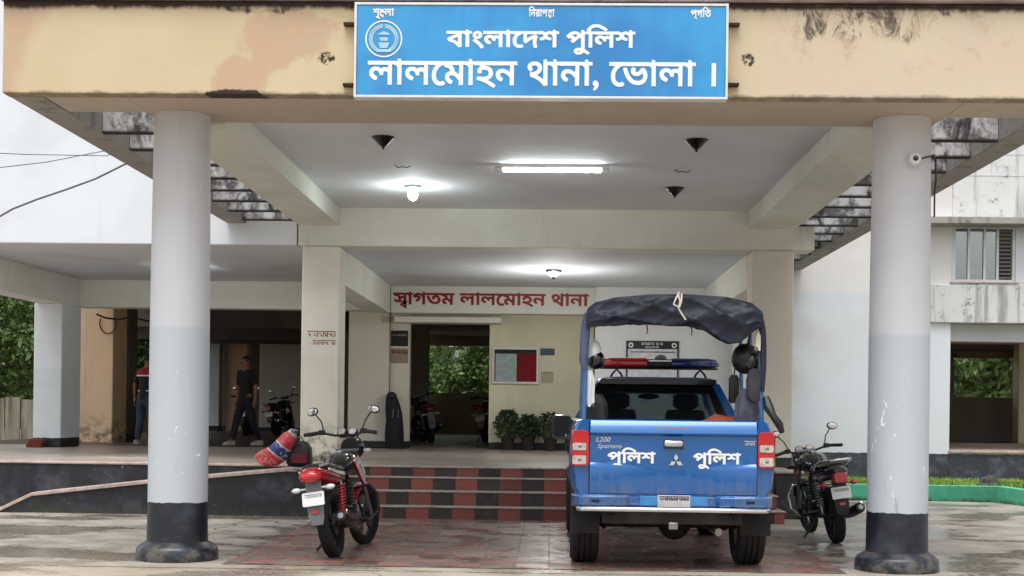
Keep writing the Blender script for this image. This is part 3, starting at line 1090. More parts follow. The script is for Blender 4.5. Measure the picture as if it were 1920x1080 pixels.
wi.location = Vector((7.71, 25.1, 3.76)) - RW.location
del_ = None
f = MB()
X0, X1, Z0, Z1, YW = 7.165, 8.255, 3.762, 4.765, 25.015
f.box(X0, X1, YW, YW + 0.08, Z0, Z0 + 0.045)
f.box(X0, X1, YW, YW + 0.08, Z1 - 0.045, Z1)
for xx in (X0, 7.42, 7.70, 7.93, X1 - 0.04):
    f.box(xx, xx + 0.04, YW + 0.002, YW + 0.078, Z0 + 0.046, Z1 - 0.046)
f.build('frame', 'white_plastic', wi)
MATS['pane'] = glass('window glass', (0.72, 0.8, 0.8, 1), 0.06, 0.3)
MB().box(7.21, 7.93, YW + 0.035, YW + 0.043, Z0 + 0.046, Z1 - 0.046).build('pane', 'pane', wi)
for xa, xb, dy in ((7.21, 7.415, 0.05), (7.975, 8.21, 0.03)):
    lv = MB()
    for i in range(13):
        z = Z0 + 0.07 + i * 0.07
        lv.box(xa, xb, YW + dy, YW + dy + 0.01, z, z + 0.03)
    lv.box(xa, xa + 0.012, YW + dy + 0.011, YW + dy + 0.016, Z0 + 0.046, Z1 - 0.046)
    lv.build('louvre', 'grey_plastic', wi)
bx('pane_lightener', plain('pale curtain', C(214, 226, 226), 0.9), wi, 7.17, 7.95, YW + 0.11, YW + 0.12, Z0, Z1)  # pale sheet added behind the glass to lighten the panes
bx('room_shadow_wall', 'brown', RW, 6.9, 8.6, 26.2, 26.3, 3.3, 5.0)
bx('sill', 'nosing', wi, 7.1, 8.32, 24.96, 25.0135, 3.735, 3.7605)

# ------------------------------------------------------------------ the sign on the fascia
s = Sh('blue sign face')
p = s.pos()
n = s.noise(s.scale(p, (1.0, 1.0, 1.0)), 1.1, 3)
st_ = s.noise(s.scale(p, (8, 8, 0.5)), 1.0, 4)
col = s.mix(s.ramp(n, 0.3, 0.7), C(38, 128, 196), C(52, 158, 220))
col = s.mix(s.ramp(st_, 0.5, 0.8, 0, 0.3), col, C(36, 110, 178))
MATS['sign_blue'] = s.fin(col, 0.35, coat=0.3)
MATS['sign_white'] = plain('white sign vinyl', C(240, 244, 246), 0.5, var=0.03)
MATS['sign_pale'] = plain('pale blue emblem vinyl', C(176, 218, 238), 0.5, var=0.1)
SG = thing('sign_board', 'wide blue police station sign with white Bengali lettering fixed to the porch front', 'sign', (-0.13, 11.3, 3.9))
sx0, sx1, sz0, sz1, sy = -1.64, 1.40, 3.90, 4.675, 11.27
bx('panel', 'sign_blue', SG, sx0 + 0.02, sx1 - 0.02, sy, sy + 0.10, sz0 + 0.02, sz1 - 0.02)
fm = MB()
fm.box(sx0, sx1, sy - 0.008, sy + 0.11, sz1 - 0.0198, sz1)
fm.box(sx0, sx1, sy - 0.008, sy + 0.11, sz0, sz0 + 0.0198)
fm.box(sx0, sx0 + 0.0198, sy - 0.008, sy + 0.11, sz0 + 0.02, sz1 - 0.02)
fm.box(sx1 - 0.0198, sx1, sy - 0.008, sy + 0.11, sz0 + 0.02, sz1 - 0.02)
fm.build('frame', 'white_plastic', SG, bevel=0.003)
for xx, zz in ((sx0 - 0.10, 4.52), (sx0 - 0.10, 4.02), (sx1, 4.53), (sx1, 4.04)):
    MB().box(xx, xx + 0.10, sy + 0.06, sy + 0.129, zz - 0.012, zz + 0.012).build('bracket', 'rust', SG, bevel=0.003)
LY = sy - 0.0035


def sgx(px):
    return sx0 + (px - 667) / (1358 - 667) * (sx1 - sx0)


lettering('lettering', 'বাংলােদশ পুিলশ', 'sign_white', SG, (sgx(838), LY, 4.315), sgx(1187) - sgx(838), 0.125, bold=0.028)
lettering('lettering', 'লালেমাহন থানা, েভালা ।', 'sign_white', SG, (sgx(693), LY, 4.005), sgx(1336) - sgx(693), 0.188, bold=0.02)
lettering('motto_lettering', [('শৃ', 0, 0, 1), ('ঙ', 0.66, 0.16, 0.72), ('খ', 0.68, -0.14, 0.6), ('লা', 1.16, 0, 1)], 'sign_white', SG, (sgx(701), LY, 4.565), 0.175, 0.055, bold=0.03)
lettering('motto_lettering', [('িনরাপ', 0, 0, 1), ('ত', 2.56, 0.16, 0.72), ('ত', 2.58, -0.14, 0.6), ('া', 3.12, 0, 1)], 'sign_white', SG, (sgx(990), LY, 4.565), 0.21, 0.055, bold=0.03)
lettering('motto_lettering', [('প', 0, 0, 1), ('্', 0.62, 0.1, 1), ('গিত', 0.70, 0, 1)], 'sign_white', SG, (sgx(1288), LY, 4.565), 0.165, 0.055, bold=0.03)
# round emblem: ring, wreath of leaves, boat-like shield and ribbon
ec = (sgx(722), 4.378)
em = MB()
for r0, r1 in ((0.140, 0.151),):
    N = 48
    a = [em.bm.verts.new((ec[0] + r1 * math.cos(2 * math.pi * k / N), LY, ec[1] + r1 * math.sin(2 * math.pi * k / N))) for k in range(N)]
    b = [em.bm.verts.new((ec[0] + r0 * math.cos(2 * math.pi * k / N), LY, ec[1] + r0 * math.sin(2 * math.pi * k / N))) for k in range(N)]
    for k in range(N):
        em.bm.faces.new((a[k], a[(k + 1) % N], b[(k + 1) % N], b[k]))
em.build('emblem_ring', 'sign_white', SG, smooth=0)
wr = MB()


def flat_leaf(mb, x, z, ang, L, w, y):
    c, s_ = math.cos(ang), math.sin(ang)
    pts = [(0, 0), (L * 0.4, w), (L, 0), (L * 0.4, -w)]
    mb.bm.faces.new([mb.bm.verts.new((x + u * c - v * s_, y, z + u * s_ + v * c)) for u, v in pts])


for k in range(27):
    for sgn in (-1, 1):
        t = R(-62 + k * 5.4)
        for rr, da in ((0.088, 0.7), (0.108, 1.1)):
            aa = math.pi / 2 - sgn * (math.pi / 2 - t)
            flat_leaf(wr, ec[0] + rr * math.cos(aa), ec[1] + rr * math.sin(aa), aa + sgn * da, 0.026, 0.005, LY)
wr.build('emblem_wreath', 'sign_pale', SG, smooth=0)
cr = MB()
cr.prism([(ec[0] - .035, ec[1] + .012), (ec[0] + .035, ec[1] + .012), (ec[0] + .03, ec[1] - .018), (ec[0] - .03, ec[1] - .018)], 'Y', LY - .001, LY)
cr.prism([(ec[0] - .05, ec[1] + .040), (ec[0], ec[1] + .062), (ec[0] + .05, ec[1] + .040), (ec[0] + .04, ec[1] + .032), (ec[0] - .04, ec[1] + .032)], 'Y', LY - .001, LY)
cr.prism([(ec[0] - .045, ec[1] - .03), (ec[0] + .045, ec[1] - .03), (ec[0] + .03, ec[1] - .075), (ec[0] - .03, ec[1] - .075)], 'Y', LY - .001, LY)
cr.prism([(ec[0] - .07, ec[1] - .085), (ec[0] + .07, ec[1] - .085), (ec[0] + .055, ec[1] - .108), (ec[0] - .055, ec[1] - .108)], 'Y', LY - .001, LY)
cr.build('emblem_shield', 'sign_pale', SG, smooth=0)

# ------------------------------------------------------------------ lamps
CONES = 'dark cone ceiling lamps under the porch'
cone = thing('ceiling_lamp', 'unlit black cone ceiling lamp at the front left of the porch ceiling', 'ceiling lamp', (-1.77, 14.33, 4.18), CONES)
MB().lathe([(0.11, 0), (0.115, -0.012), (0.105, -0.02), (0.05, -0.075), (0.016, -0.105), (0.012, -0.125), (0.002, -0.13)], (0, 0, 0), 20).build('shade', plain('dark lamp glass', C(20, 19, 19), 0.25), cone, world=False)
MB().lathe([(0.06, 0), (0.06, 0.0), (0.118, -0.001), (0.118, -0.011), (0.06, -0.0112)], (0, 0, 0), 20).build('rim', 'black', cone, world=False)
for (x, y), lb in (((1.47, 14.36), 'unlit black cone ceiling lamp at the front right of the porch ceiling'), ((1.52, 17.43), 'unlit black cone ceiling lamp nearest the back beam, right of the tube light')):
    c = copy_tree(cone)
    c.location = (x, y, 4.18)
    c['label'] = lb


def point(name, parent, loc, power, rad=0.05, col=(0.9, 1.0, 0.97)):
    l = bpy.data.lights.new(name, 'POINT')
    l.energy = power
    l.shadow_soft_size = rad
    l.color = col
    o = bpy.data.objects.new(name, l)
    COL.objects.link(o)
    o.parent = parent
    o.location = loc
    return o


BL = thing('bulb_lamp', 'glowing bulb in a dark holder on the left of the porch ceiling', 'bulb', (-1.77, 17.43, 4.18))
MB().lathe([(0.11, 0), (0.115, -0.015), (0.10, -0.03), (0.03, -0.035)], (0, 0, 0), 20).build('holder', 'grey_plastic', BL, world=False)
MB().ell((0, 0, -0.115), (0.062, 0.062, 0.075), 16).build('bulb', 'bulb', BL, world=False)
point('bulb_light', BL, (0, 0, -0.30), 12, 0.07)
TL = thing('tube_light', 'glowing white fluorescent tube across the porch ceiling', 'tube light', (-0.02, 15.85, 4.18))
MB().box(-0.66, 0.66, -0.03, 0.03, -0.045, -0.002).build('batten', 'white_plastic', TL, world=False, bevel=0.004)
MB().cyl((-0.56, 0, -0.07), (0.56, 0, -0.07), 0.019).build('tube', 'tube', TL, world=False)
for sx in (-1, 1):
    MB().box(sx * 0.61 - 0.045, sx * 0.61 + 0.045, -0.022, 0.022, -0.090, -0.046).build('end_cap', 'white_plastic', TL, world=False, bevel=0.004)
LL = thing('lobby_lamp', 'small lit glass lamp in a dark bowl under the lobby ceiling', 'ceiling lamp', (0.02, 22.48, 3.65))
MB().lathe([(0.13, 0), (0.135, -0.02), (0.11, -0.04)], (0, 0, 0), 20).build('rim', 'black', LL, world=False)
MB().lathe([(0.105, -0.041), (0.085, -0.085), (0.035, -0.115)], (0, 0, 0), 20).build('bowl', emit('dim lit glass', (1, 0.98, 0.92, 1), 2.2), LL, world=False)
point('lobby_light', LL, (0, 0, -0.75), 50, 0.15, (1, 0.98, 0.94))
MB().lathe([(0.032, -0.1151), (0.022, -0.15), (0.002, -0.16)], (0, 0, 0), 12).build('finial', 'black', LL, world=False)
VL = thing('veranda_lamp', 'lit lamp on the veranda ceiling half hidden behind the left round column', 'ceiling lamp', (-6.02, 22.5, 3.65))
MB().box(-0.38, 0.38, -0.03, 0.03, -0.045, -0.002).build('batten', 'white_plastic', VL, world=False, bevel=0.004)
MB().cyl((-0.35, 0, -0.07), (0.35, 0, -0.07), 0.018).build('tube', emit('lit veranda tube', (0.93, 1, 1, 1), 45), VL, world=False)
for (x, y), lb in (((-1.74, 15.92), 'thin iron fan hook on the porch ceiling above the glowing bulb'), ((1.49, 16.09), 'thin iron fan hook on the porch ceiling between the right cone lamps')):
    h = MB().tube([(-0.09, 0, 0), (-0.05, 0, -0.03), (0, 0, -0.018), (0.05, 0, -0.03), (0.09, 0, -0.01)], 0.006, 6).build('ceiling_hook', 'rust')
    h.location = (x, y, 4.172)
    tag(h, lb, 'hook', 'fan hooks on the porch ceiling')

# cctv camera with its cable on the right column
CC = thing('security_camera', 'small round white security camera with black lens on the right round column', 'camera', (3.09, 12.04, 3.56))
MB().lathe([(0.045, 0), (0.05, 0.01), (0.05, 0.03), (0.04, 0.045)], (0, 0, 0), 20, M=Matrix.Rotation(R(90), 4, 'X') @ Matrix.Translation((0, 0, -0.0))).build('base', 'white_plastic', CC, world=False)
MB().lathe([(0.052, 0.0451), (0.056, 0.075), (0.047, 0.10), (0.03, 0.105)], (0, 0, 0), 20, M=Matrix.Rotation(R(90), 4, 'X')).build('shell', 'white_plastic', CC, world=False)
MB().lathe([(0.024, 0.1051), (0.022, 0.112), (0.01, 0.114)], (0, 0, 0), 16, M=Matrix.Rotation(R(90), 4, 'X')).build('lens', 'gloss_black', CC, world=False)
MB().tube([(0.04, -0.03, 0.0), (0.10, -0.035, 0.02), (0.15, 0.0, 0.035), (0.20, 0.06, 0.06), (0.235, 0.14, 0.02), (0.262, 0.22, -0.12), (0.262, 0.26, -0.25), (0.262, 0.26, -0.45)], 0.008, 6).build('cable', 'black', CC, world=False)

# ------------------------------------------------------------------ boards and notices in the lobby
NB = thing('notice_board', 'white framed glass notice board with red backing on the cream lobby wall', 'notice board', (-0.68, 26.3, 1.87))
fb = MB()
for b in ((-1.12, -0.24, 2.52, 2.56), (-1.12, -0.24, 1.87, 1.91), (-1.12, -1.08, 1.911, 2.519), (-0.28, -0.24, 1.911, 2.519)):
    fb.box(b[0], b[1], 26.27, 26.348, b[2], b[3])
fb.build('frame', 'white_plastic', NB, bevel=0.004)
bx('backing', plain('dark red felt', C(128, 22, 34), 0.9), NB, -1.08, -0.28, 26.33, 26.348, 1.911, 2.519, bevel=0)
bx('paper', plain('pale blue paper', C(168, 188, 190), 0.8), NB, -1.06, -0.66, 26.326, 26.3295, 1.915, 2.44, bevel=0)
bx('header_strip', plain('dark strip', C(48, 44, 48), 0.8), NB, -1.075, -0.285, 26.322, 26.3255, 2.445, 2.515, bevel=0)
PQ = thing('wall_plaque', 'small dark blue plaque right of the notice board', 'plaque', (-0.07, 26.34, 2.42))
bx('plate', plain('dark blue enamel', C(42, 66, 96), 0.5), PQ, -0.21, 0.06, 26.335, 26.348, 2.42, 2.55)
q = MB()
shaky_rows(q, -0.19, 0.04, 2.54, 2.43, 3, 26.3345, random.Random(2), 0.4, 0.2)
q.build('lettering', plain('pale blue lettering', C(110, 140, 165), 0.6), PQ, smooth=0)
PP = thing('paper_notice', 'sheet of pale paper pasted on the cream wall below the blue plaque', 'notice', (-0.07, 26.34, 1.9))
bx('sheet', plain('aged paper', C(186, 182, 160), 0.85), PP, -0.19, 0.04, 26.342, 26.348, 1.90, 2.11, bevel=0)
q = MB()
shaky_rows(q, -0.17, 0.02, 2.10, 1.92, 6, 26.3415, random.Random(3), 0.3, 0.1)
q.build('lettering', plain('faint ink', C(140, 140, 126), 0.8), PP, smooth=0)
CB = thing('charter_board', 'framed white board with black heading on the grey lobby wall behind the truck', 'notice board', (1.85, 25.45, 1.95))
bx('frame', 'black', CB, 1.37, 2.33, 25.465, 25.498, 1.72, 2.67)
bx('sheet', plain('white board sheet', C(226, 226, 234), 0.6), CB, 1.40, 2.30, 25.458, 25.4645, 1.75, 2.52, bevel=0)
bx('heading', 'gloss_black', CB, 1.40, 2.30, 25.458, 25.4645, 2.521, 2.655, bevel=0)
q = MB()
shaky_rows(q, 1.64, 2.04, 2.645, 2.58, 1, 25.4575, random.Random(4), 0.7, 0.1)
shaky_rows(q, 1.72, 1.96, 2.575, 2.535, 1, 25.4575, random.Random(14), 0.7, 0.1)
q.build('heading_lettering', 'sign_white', CB, smooth=0)
q = MB()
shaky_rows(q, 1.44, 2.27, 2.49, 1.78, 14, 25.4575, random.Random(6), 0.35, 0.15)
q.build('lettering', plain('grey print', C(140, 140, 148), 0.7), CB, smooth=0)
for xx in (1.455, 2.245):
    MB().torus((xx, 25.4575, 2.59), 0.035, 0.012, 'Y', 20, 6, sx=0.1).build('emblem', 'sign_white', CB)
# the painted notices on the pale wall left of the door
PN = thing('painted_board', 'black notice painted with pale lettering on the wall left of the lobby door', 'notice', (-2.88, 26.34, 2.5))
bx('panel', plain('black notice paint', C(34, 34, 34), 0.7), PN, -3.06, -2.73, 26.344, 26.349, 2.56, 2.86, bevel=0)
q = MB()
shaky_rows(q, -3.04, -2.75, 2.85, 2.57, 2, 26.3435, random.Random(8), 0.35, 0.1)
q.build('lettering', plain('pale lettering', C(150, 146, 132), 0.7), PN, smooth=0)
PN2 = thing('painted_board', 'brown lettering on a pinkish patch below the black notice left of the lobby door', 'notice', (-2.88, 26.34, 2.2))
bx('panel', plain('pinkish paint patch', C(166, 148, 130), 0.8), PN2, -3.06, -2.73, 26.344, 26.349, 2.24, 2.52, bevel=0)
q = MB()
shaky_rows(q, -3.05, -2.74, 2.51, 2.25, 2, 26.3435, random.Random(9), 0.5, 0.1)
q.build('lettering', plain('brown lettering', C(112, 72, 60), 0.7), PN2, smooth=0)


# ------------------------------------------------------------------ plants, trees, fence
def leafy(name, n, shape, size, seed, mat, parent, aspect=0.45):
    rnd = random.Random(seed)
    vs, fs = [], []
    for _ in range(n):
        c, out = shape(rnd)
        L = size * rnd.uniform(0.6, 1.3)
        d = Vector((rnd.gauss(0, 1), rnd.gauss(0, 1), rnd.gauss(0, 0.7))) + out * 1.2
        d.normalize()
        sd_ = d.cross(Vector((rnd.gauss(0, 1), rnd.gauss(0, 1), rnd.gauss(0, 1))))
        if sd_.length < 1e-3:
            continue
        sd_.normalize()
        b = len(vs)
        m_ = c + d * L * 0.5 + Vector((0, 0, -0.06 * L))
        vs += [c, m_ + sd_ * L * aspect * 0.5, c + d * L - Vector((0, 0, 0.2 * L)), m_ - sd_ * L * aspect * 0.5]
        fs += [(b, b + 1, b + 2, b + 3)]
    me = bpy.data.meshes.new(name)
    me.from_pydata(vs, [], fs)
    o = bpy.data.objects.new(name, me)
    COL.objects.link(o)
    me.materials.append(MATS[mat])
    o.parent = parent
    return o


PLANTS = 'potted shrubs against the cream lobby wall'
PLB = ['tallest potted shrub, below the left end of the notice board', 'narrow potted shrub between the tallest one and the bushy one', 'bushy potted shrub next to the truck mirror']
for i, (x, h, w) in enumerate(((-0.80, 0.68, 0.22), (-0.42, 0.58, 0.20), (0.0, 0.62, 0.31))):
    P_ = thing('potted_plant', PLB[i], 'potted plant', (x, 26.0 - 0.04 * i, 0.62), PLANTS)
    MB().lathe([(0.10, 0), (0.13, 0.22), (0.145, 0.225), (0.145, 0.25), (0.12, 0.25), (0.11, 0.21)], (0, 0, 0), 18).build('pot', plain('dark clay pot', C(46, 40, 38), 0.8, var=0.3), P_, world=False)
    MB().tube([(0, 0, 0.2), (0.02, 0.01, 0.35), (0, 0, 0.2 + h * 0.6)], [0.014, 0.01, 0.006], 6).build('stem', 'bark', P_, world=False)

    def shp(r, h=h, w=w):
        t = r.random() ** 0.8
        a = r.uniform(0, 2 * math.pi)
        rr = w * (0.35 + 0.75 * math.sin(math.pi * min(1, 0.15 + t * 0.85))) * math.sqrt(r.random())
        v = Vector((math.cos(a), math.sin(a), 0.5))
        return Vector((rr * math.cos(a), rr * math.sin(a), 0.24 + t * (h - 0.18))), v
    leafy('foliage', 1000, shp, 0.085, 20 + i, 'leaf_dark', P_, 0.35)


def make_tree(label, loc, h, cr, seed, n=9000, leaf=0.3, group=None, mat='leaf', trunk_h=None):
    rnd = random.Random(seed)
    T = thing('tree', label, 'tree', loc, group)
    th = trunk_h or h * 0.3
    tk = MB()
    top = Vector((rnd.uniform(-.3, .3), rnd.uniform(-.3, .3), h * 0.75))
    tk.tube([(0, 0, 0), (0.05, 0, th * 0.5), (top.x * .4, top.y * .4, th), tuple(top)], [0.18, 0.15, 0.12, 0.03], 9)
    clumps = []
    for k in range(26):
        a = rnd.uniform(0, 2 * math.pi)
        t = rnd.random()
        z = th + (h - th) * (0.05 + 0.9 * t)
        rr = cr * (0.3 + 0.75 * math.sin(math.pi * (0.12 + 0.8 * t))) * rnd.uniform(0.25, 1)
        c = Vector((rr * math.cos(a), rr * math.sin(a), z))
        clumps.append((c, cr * rnd.uniform(0.22, 0.46)))
        if k % 2 == 0:
            b = Vector((top.x * .4, top.y * .4, th * 0.8 + (z - th) * 0.3))
            tk.tube([tuple(b), tuple(b.lerp(c, 0.5) + Vector((0, 0, 0.15))), tuple(c)], [0.06, 0.035, 0.012], 6)
    tk.build('trunk', 'bark', T, world=False)

    def shp(r):
        c, rad = r.choice(clumps)
        d = Vector((r.gauss(0, 1), r.gauss(0, 1), r.gauss(0, 1))).normalized()
        q_ = rad * (r.random() ** 0.45)
        return c + Vector((d.x * q_, d.y * q_, d.z * q_ * 0.75)), d
    leafy('crown', n, shp, leaf, seed + 100, mat, T)
    return T


TG = 'trees growing round the police station'
make_tree('leafy green tree at the left edge, in front of the stained fence', (-14.2, 33.0, 0), 5.4, 2.4, 1, 9000, 0.2, TG, trunk_h=1.3)
make_tree('second leafy tree between the left blue grey pillar and the orange pillar', (-12.4, 38.0, 0), 5.5, 2.2, 2, 9000, 0.28, TG)
make_tree('dark tree beyond the hall just left of the left round column', (-13.6, 46.0, 0), 5.5, 2.6, 3, 8000, 0.3, TG)
make_tree('bright sunlit tree seen through the lobby back window', (-2.2, 49.0, 0), 5.5, 1.5, 4, 9000, 0.26, TG, trunk_h=1.0)
make_tree('tree beyond the back opening on the left of the lobby', (-6.6, 54.0, 0), 7.0, 3.0, 5, 8000, 0.34, TG)
make_tree('dark tree seen through the back opening of the right wing', (14.2, 45.0, 0), 6.5, 2.4, 6, 9000, 0.3, TG)
make_tree('paler far tree seen through the back opening of the right wing', (16.0, 58.0, 0), 7.5, 3.0, 7, 8000, 0.34, TG)
make_tree('far tree behind the hall at the left', (-20.5, 56.0, 0), 8.0, 3.6, 8, 8000, 0.4, TG)
make_tree('tall far tree standing behind the leafy tree at the left edge', (-18.5, 44.0, 0), 7.0, 3.2, 9, 9000, 0.36, TG)
# a far belt of woodland closes the view
rnd = random.Random(77)


def belt(r):
    x = r.uniform(-70, 70)
    hh = 5.5 + 2.0 * math.sin(x * 0.31) + 1.2 * math.sin(x * 0.83 + 1)
    z = hh * r.random() ** 0.8
    return Vector((x, 78 + r.uniform(0, 6) + 2.5 * math.sin(x * 0.5), z)), Vector((0, -1, 0.4))


wd = leafy('woodland', 42000, belt, 0.9, 5, 'leaf', None, 0.7)
tag(wd, 'belt of green woodland far behind the police station', 'woodland', kind='stuff')
s = Sh('stained fence boards')
p = s.pos()
st_ = s.noise(s.scale(p, (6, 6, 0.6)), 1.0, 6, 0.7)
col = s.mix(s.ramp(st_, 0.35, 0.65), C(92, 88, 74), C(150, 146, 130))
MATS['fence'] = s.fin(col, 0.9)
FN = thing('boundary_fence', 'stained grey board fence under the tree at the left edge', 'fence', (-13, 31, 0))
for i in range(16):
    x = -17.0 + i * 0.36
    bx('board', 'fence', FN, x, x + 0.34, 31.0, 31.03, 0.02, 1.50 + 0.03 * math.sin(i * 2.1), bevel=0.004)
bx('rail', 'fence', FN, -17, -11.25, 31.031, 31.07, 1.05, 1.13)
bx('rail', 'fence', FN, -17, -11.25, 31.031, 31.07, 0.35, 0.43)
# thin service wires across the upper wall on the left
WR = 'service wires strung over the left upper wall'
for lb, pts in (('upper thin service wire running level across the white upper wall', [(-8.0, 18.0, 4.68), (-6.9, 18.0, 4.64), (-5.85, 18.0, 4.63), (-4.60, 15.9, 4.5)]),
                ('lower thin service wire rising gently to the porch side', [(-8.0, 18.2, 4.42), (-6.5, 17.6, 4.47), (-5.55, 17.0, 4.51), (-4.60, 15.9, 4.3)]),
                ('thickest sagging service wire slanting down to the left from the porch side', [(-4.60, 16.2, 4.36), (-5.14, 16.5, 4.26), (-5.5, 16.5, 4.08), (-5.85, 16.5, 3.95), (-6.2, 16.5, 3.83), (-6.5, 16.5, 3.71), (-7.2, 16.5, 3.3)])):
    thick = 0.012 if 'thickest' in lb else 0.006
    w = MB()
    sub = []
    for a, b in zip(pts, pts[1:]):
        for k in range(4):
            sub.append(Vector(a).lerp(Vector(b), k / 4))
    sub.append(Vector(pts[-1]))
    w.tube(sub, thick, 5)
    tag(w.build('service_wire', plain('grey cable', C(96, 98, 102), 0.6)), lb, 'wire', WR)
CA = 'loose black cables under the left veranda beam'
c_ = MB().tube([(-8.86 + 0.17 * math.cos(a) * 1.0, 27.46, 3.0 + 0.20 * math.sin(a)) for a in [R(150 + 240 * i / 20) for i in range(21)]], 0.012, 6)
tag(c_.build('cable_coil', 'black'), 'loop of dark cable hanging on the top of the orange pillar', 'cable', CA)
c_ = MB().tube([(-8.78, 26.5, 3.12), (-8.6, 26.5, 3.05), (-8.35, 26.5, 3.02), (-8.1, 26.5, 3.07), (-7.8, 26.5, 3.0), (-7.4, 26.5, 2.98), (-7.0, 26.5, 3.08)], 0.022, 6)
tag(c_.build('sagging_cable', 'black'), 'thick dark cable sagging to the right under the left veranda beam', 'cable', CA)
# red bricks at the foot of the left pillar
BR = MB()
br = plain('red brick', C(112, 44, 40), 0.85, var=0.35, sc=20, bump=0.4)
for i, (z, dx) in enumerate(((0.62, 0), (0.695, 0.03))):
    o = bx('loose_brick', br, None, -9.06 + dx, -8.80 + dx, 23.72 + dx, 23.86 + dx, z + 0.001, z + 0.073, bevel=0.006)
    tag(o, ('lower', 'upper')[i] + ' of two loose red bricks at the foot of the far left pillar', 'brick', 'loose red bricks by the far left pillar')


# ------------------------------------------------------------------ the police pickup truck (x right, y forward from the tail, z up)
def bool_sub(o, cutters):
    for c in cutters:
        m_ = o.modifiers.new('cut', 'BOOLEAN')
        m_.operation = 'DIFFERENCE'
        m_.solver = 'EXACT'
        m_.object = c
    dg = bpy.context.evaluated_depsgraph_get()
    me = bpy.data.meshes.new_from_object(o.evaluated_get(dg))
    old = o.data
    o.modifiers.clear()
    o.data = me
    bpy.data.meshes.remove(old)
    for c in cutters:
        m_ = c.data
        bpy.data.objects.remove(c)
        bpy.data.meshes.remove(m_)
    bm = bmesh.new()
    bm.from_mesh(me)
    for f in bm.faces:
        f.smooth = True
    for e in bm.edges:
        e.smooth = not (len(e.link_faces) == 2 and e.calc_face_angle(0) > R(32))
    bm.to_mesh(me)
    bm.free()
    return o


TX, TY = 1.05, 11.90
TR = thing('pickup_truck', 'blue police pickup truck parked tail first with a rolled canvas canopy over its bed', 'pickup truck', (TX, TY, 0))
half = [(0.70, 0.60), (0.82, 0.62), (0.872, 0.72), (0.888, 0.88), (0.89, 1.02), (0.878, 1.14), (0.862, 1.23), (0.838, 1.282), (0.795, 1.295)]
stations = [(0.0, 0.945, 0, 0), (0.03, 0.972, 0, 0), (0.10, 0.99, 0, 0), (0.4, 1.0, 0, 0), (1.5, 1.0, 0, 0), (3.0, 1.0, 0, 0), (3.7, 1.0, -0.01, 0),
            (4.2, 0.99, -0.10, 0), (4.75, 0.95, -0.18, 0.0), (5.02, 0.86, -0.30, 0.02), (5.12, 0.74, -0.42, 0.05)]
rs = []
for y, k, dt, db in stations:
    ring = []
    for x, z in half:
        t = max(0, (z - 0.62) / 0.675)
        ring.append((x * k, y, z + dt * t + db))
    ring = ring + [(-x, yy, zz) for x, yy, zz in reversed(ring)]
    rs.append(ring)
body = MB().rings(rs).build('body', 'truck_blue', TR, world=False, smooth=32)
cut = [MB().box(-0.72, 0.72, 0.07, 1.50, 0.86, 2.0).build('cut', 'black', smooth=0)]
for ya in (0.68, 3.70):
    cut.append(MB().cyl((-1.2, ya, 0.42), (-0.50, ya, 0.42), 0.46, seg=32).build('cut', 'black', smooth=0))
    cut.append(MB().cyl((0.50, ya, 0.42), (1.2, ya, 0.42), 0.46, seg=32).build('cut', 'black', smooth=0))
body.location = (0, 0, 0)
body.parent = None
bool_sub(body, cut)
body.parent = TR
# tailgate with its lip and side creases
rs = []
for x in (-0.71, -0.5, -0.3, -0.12, 0.12, 0.3, 0.5, 0.71):
    d = 0.032 * max(0, (abs(x) - 0.25) / 0.46)
    zc = 0.875 + 0.03 * abs(x) / 0.71
    ring = [(0.02, 0.655), (-0.012 - d * 0.6, 0.662), (-0.02 - d, zc - 0.02), (-0.018 - d * 0.8, zc), (-0.022, zc + 0.022), (-0.028, 1.0), (-0.034, 1.158), (-0.066, 1.180), (-0.064, 1.192), (-0.006, 1.286), (0.02, 1.29)]
    rs.append([(x, y, z) for y, z in ring])
MB().rings(rs).build('tailgate', 'truck_blue', TR, world=False, smooth=28, bevel=0.004)
MB().box(-0.14, 0.14, -0.047, -0.035, 1.215, 1.228).build('brake_light', plain('faint orange lens', C(176, 112, 96), 0.4), TR, world=False)
hd = MB()
hd.box(-0.085, 0.085, -0.044, -0.03, 1.05, 1.128).build('handle_recess', 'gloss_black', TR, world=False, bevel=0.006)
hr = []
for x in (-0.078, -0.07, 0.07, 0.078):
    k = 0.6 if abs(x) > 0.075 else 1
    hr.append([(x, -0.056 + 0.016 * k * math.cos(a) - 0.004, 1.098 + 0.027 * k * math.sin(a)) for a in [2 * math.pi * i / 12 for i in range(12)]])
MB().rings(hr).build('tailgate_handle', 'chrome', TR, world=False)


def on_gate(X, z):
    return (TX + X, TY - 0.0265 - (z - 0.9) * 0.045, z)


